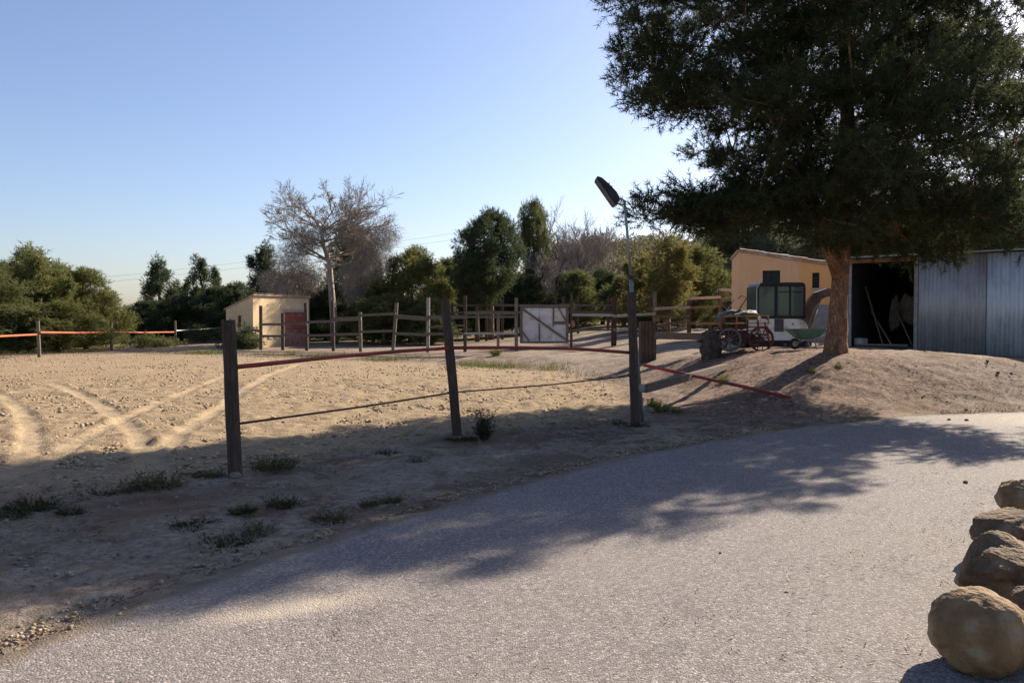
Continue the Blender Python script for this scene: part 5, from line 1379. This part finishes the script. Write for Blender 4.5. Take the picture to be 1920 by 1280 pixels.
WM = [mesh_np('weed', V, np.arange(len(V)).reshape(-1, 3), M[mt]) for V, mt in ((weed_mesh(1, 150, .22, .17, .0042, .40), 'weed'), (weed_mesh(2, 110, .19, .22, .0036, .55), 'weed_dry'), (weed_mesh(3, 170, .27, .13, .0048, .28), 'weed'), (weed_mesh(5, 130, .24, .15, .0040, .45), 'weed_dry'))]
V = weed_mesh(4, 110, .10, .42, .005, .85); WUP = mesh_np('weed', V, np.arange(len(V)).reshape(-1, 3), M['weed'])
weeds = [(60, 955, 1.3, 'widest dark weed clump at the left picture edge in the shade'), (25, 968, .8, 'small weed clump at the very left edge of the picture'), (178, 930, 1.0, 'weed clump second from the left picture edge'), (255, 920, .9, 'weed clump left of the low wide weed before the first post'),
         (300, 915, 1.4, 'low wide weed between the left edge and the first fence post'), (130, 962, .7, 'small weed below the gap between the two left weed clumps'), (395, 893, 1.0, 'weed clump left against the foot of the first post'), (365, 985, .9, 'round dark weed alone in the grey dirt below the first post'),
         (425, 1020, 1.0, 'lowest dark weed nearest to the asphalt in the grey dirt'), (485, 1000, .8, 'weed just right of the lowest dark weed'), (530, 948, .9, 'brownish weed below and right of the first post'), (515, 878, 1.5, 'broad weed clump right of the first post'), (620, 975, .9, 'upright weed close to the road edge left of the middle'),
         (728, 852, .9, 'left one of two weeds between first and second post'), (786, 868, .8, 'right one of two weeds between first and second post'), (850, 826, .7, 'weed at the left foot of the second post'), (880, 824, .7, 'weed between the second post and the upright shrub'),
         (692, 945, .6, 'small weed near the road edge below the two middle weeds'), (1198, 800, .9, 'weed around the foot of the third post'), (1160, 795, .7, 'low weed left of the third post'), (735, 940, .6, 'tiny weed at the road edge below the second post'), (455, 960, .7, 'faint weed in the dirt right below the first post')]
rw = random.Random(4)
for i, (px, py, s, lb) in enumerate(weeds):
    q = gp(px, py); o = link('weed', WM[(i * 3 + i // 4) % 4], None, (q.x, q.y, hgt(q.x, q.y) - .01)); o.scale = (s, s, s * rw.uniform(.6, .85)); o.rotation_euler.z = rw.uniform(0, 6.28)
    tag(o, lb, 'weed', 'weeds along the arena fence')
q = gp(908, 824); o = link('weed', WUP, None, (q.x, q.y, 0)); tag(o, 'slim upright dark shrub right of the second fence post', 'shrub')
V = weed_mesh(6, 90, .16, .20, .006, .7); WG = mesh_np('grass_tuft', V, np.arange(len(V)).reshape(-1, 3), M['grass'])
for i, (px, py, Y, s, lb) in enumerate([(1357, 694, 16.2, .9, 'bright green grass tuft on the bank right of the sloping beam'), (1522, 680, 15.6, .7, 'small green tuft in the trunk shadow on the mound'), (1572, 676, 15.8, .6, 'small green tuft on the mound below the pine trunk'), (1240, 720, 13.8, 1.0, 'grass tuft under the sloping beam'), (1268, 728, 13.6, .7, 'small grass tuft on the bank below the sloping beam'),
                                        (930, 664, 30.5, 1.6, 'green grass clump on the bank under the red rail right of the second post'), (1225, 700, 14.5, 1.1, 'grass clump right beside the floodlight pole')]):
    q = at(px, py, Y); o = link('grass_tuft', WG, None, (q.x, q.y, hgt(q.x, q.y) - .01)); o.scale = (s, s, s); o.rotation_euler.z = rw.uniform(0, 6.28); tag(o, lb, 'grass', 'green tufts on the mound')

# bush at the corner of the cream shed, scrub along fences
def bush(px, Y, r, h, mt, lb, seed):
    rng = np.random.default_rng(seed); q = at(px, 600, Y); z = hgt(q.x, Y)
    C = rng.normal(size=(22, 3)) * np.array([r * .45, r * .4, h * .25]) + np.array([0, 0, h * .45])
    V = needles(rng, C, np.full(22, .28), 26, 7, .14, .018, .2, .3, .8); V[:, 2] = np.maximum(V[:, 2], .0)
    root = thing('bush', (q.x, Y, z), lb, 'bush')
    link('leaves', mesh_np('leaves', V, np.arange(len(V)).reshape(-1, 3), M[mt]), root)
    m = MB()
    for c in C[:8]: m.tube([(q.x, Y, z), Vector((q.x, Y, z)) + Vector(c)], [.02, .008], 4)
    m.build('stems', M['twig'], root)
bush(452, 41.3, .9, 1.1, 'needle_dark', 'dark bush against the left wall of the cream shed', 81)
bush(470, 41.0, .5, .5, 'needle_mid', 'low green bush at the front corner of the cream shed', 82)
bush(265, 46, 1.6, .7, 'needle_mid', 'low green scrub bush behind the rail right of the second grey post', 83)
bush(300, 47.5, 1.2, .6, 'needle_mid', 'low green scrub bush left of the third grey post', 84)
bush(395, 52, 1.6, .8, 'needle_dark', 'dark scrub bush below the grey pipe rail', 85)
bush(1240, 46, 1.4, 1.0, 'needle_mid', 'low green bush behind the uphill rails', 86)

n = 9000
t_ = rg.random(n); X = np.where(t_ < .6, -21.2 - rg.random(n) * 3 + rg.normal(size=n) * .4, 0); Y = 28 + rg.random(n) * 26
m_ = t_ >= .6
u = rg.random(m_.sum()); bx = np.interp(u, [0, .2, .4, .6, .8, 1], [-17.3, -12.2, -6.2, -1.2, 1.5, 2.6]); by_ = np.interp(u, [0, .2, .4, .6, .8, 1], [38.6, 36.6, 32.2, 28.3, 24.4, 19.5])
X[m_] = bx + rg.normal(size=m_.sum()) * .55; Y[m_] = by_ + rg.normal(size=m_.sum()) * .5
ok = vnoise(X, Y, .6, 61) > -.15
ok &= (X < 0) | (rg.random(n) < .3)
tag(slivers('dry_grass', X[ok], Y[ok], .19, .009, M['drygrass'], 12, 0, .55), 'dry tan grass along the arena bank and the far left fence', 'grass', kind='stuff')
n = 5000; u = rg.random(n)
X = np.interp(u, [0, .3, .6, 1], [-17, -11, -6, 1.5]) + rg.normal(size=n) * .5; Y = np.interp(u, [0, .3, .6, 1], [39, 36.6, 32.8, 25]) + rg.normal(size=n) * .5
ok = vnoise(X, Y, .7, 62) > .05
tag(slivers('green_grass', X[ok], Y[ok], .22, .010, M['grass'], 13, 0, .6), 'thin green grass on the bank below the paddock fence', 'grass', kind='stuff')
n = 5000; X = rg.uniform(-8, 5, n); Y = rg.uniform(4, 14, n)
ok = (sdf(X, Y, fl) < .4) & (sdf(X, Y, ROADP) < 0) & (vnoise(X, Y, 1.1, 63) > .08)
tag(slivers('verge_grass', X[ok], Y[ok], .07, .003, M['drygrass'], 14, 0, .45), 'sparse dry grass stubble on the shaded verge beside the road', 'grass', kind='stuff')

# pine cones under the big pine
def cone_mesh():
    m = MB(); rr = random.Random(2); pts = [Vector((0, 0, z)) for z in (-.04, -.025, 0, .02, .04)]
    m.tube(pts, [.008, .026, .030, .022, .004], 9, .25, rr); o = m.build('pine_cone', M['cone']); COL.objects.unlink(o); return o.data
CM = cone_mesh()
CONES = ['pine cone on the mound below the shed doorway', 'left one of two close pine cones in the middle of the dirt slope', 'right one of two close pine cones in the middle of the dirt slope',
         'pine cone high on the dirt slope below the grey shed wall', 'pine cone at the dirt edge just above the road bend', 'leftmost of three pine cones in a row low on the right dirt slope', 'middle of three pine cones in a row low on the right dirt slope',
         'rightmost of three pine cones in a row low on the right dirt slope', 'pine cone right of the one below the grey shed wall', 'right one of two pine cones on the far road edge', 'left one of two pine cones on the far road edge', 'single pine cone lying on the asphalt in front of the furthest boulder',
         'pine cone nearest the light grey sheet at the right picture edge', 'pine cone just below the seam of the two shed sheets', 'pine cone in the dirt straight below the big pine trunk']
for i, (px, py) in enumerate([(1675, 704), (1735, 738), (1765, 735), (1790, 708), (1812, 772), (1850, 746), (1870, 752), (1895, 752), (1838, 714), (1812, 790), (1780, 789), (1811, 908), (1903, 690), (1858, 710), (1600, 742)]):
    clab = CONES[i]
    q = gp(px, py, 0)
    for _ in range(4): q = gp(px, py, hgt(q.x, q.y))
    o = link('pine_cone', CM, None, (q.x, q.y, hgt(q.x, q.y) + .022)); o.rotation_euler = (R(80), 0, rw.uniform(0, 6)); s = rw.uniform(.75, 1.1); o.scale = (s, s, s)
    tag(o, clab, 'pine cone', 'pine cones on the ground')

# power lines far away on the left
for a, b, lb in (((-200, 556), (900, 430), 'upper thin power line crossing the sky on the left'), ((-200, 564), (900, 442), 'lower thin power line crossing the sky on the left')):
    p0, p1 = at(a[0], a[1], 150), at(b[0], b[1], 190); m = MB()
    m.tube([p0.lerp(p1, k / 16) - Vector((0, 0, 1.2 * math.sin(math.pi * k / 16))) for k in range(17)], .018, 4)
    tag(m.build('power_line', M['cable'], loc=p0), lb, 'cable')
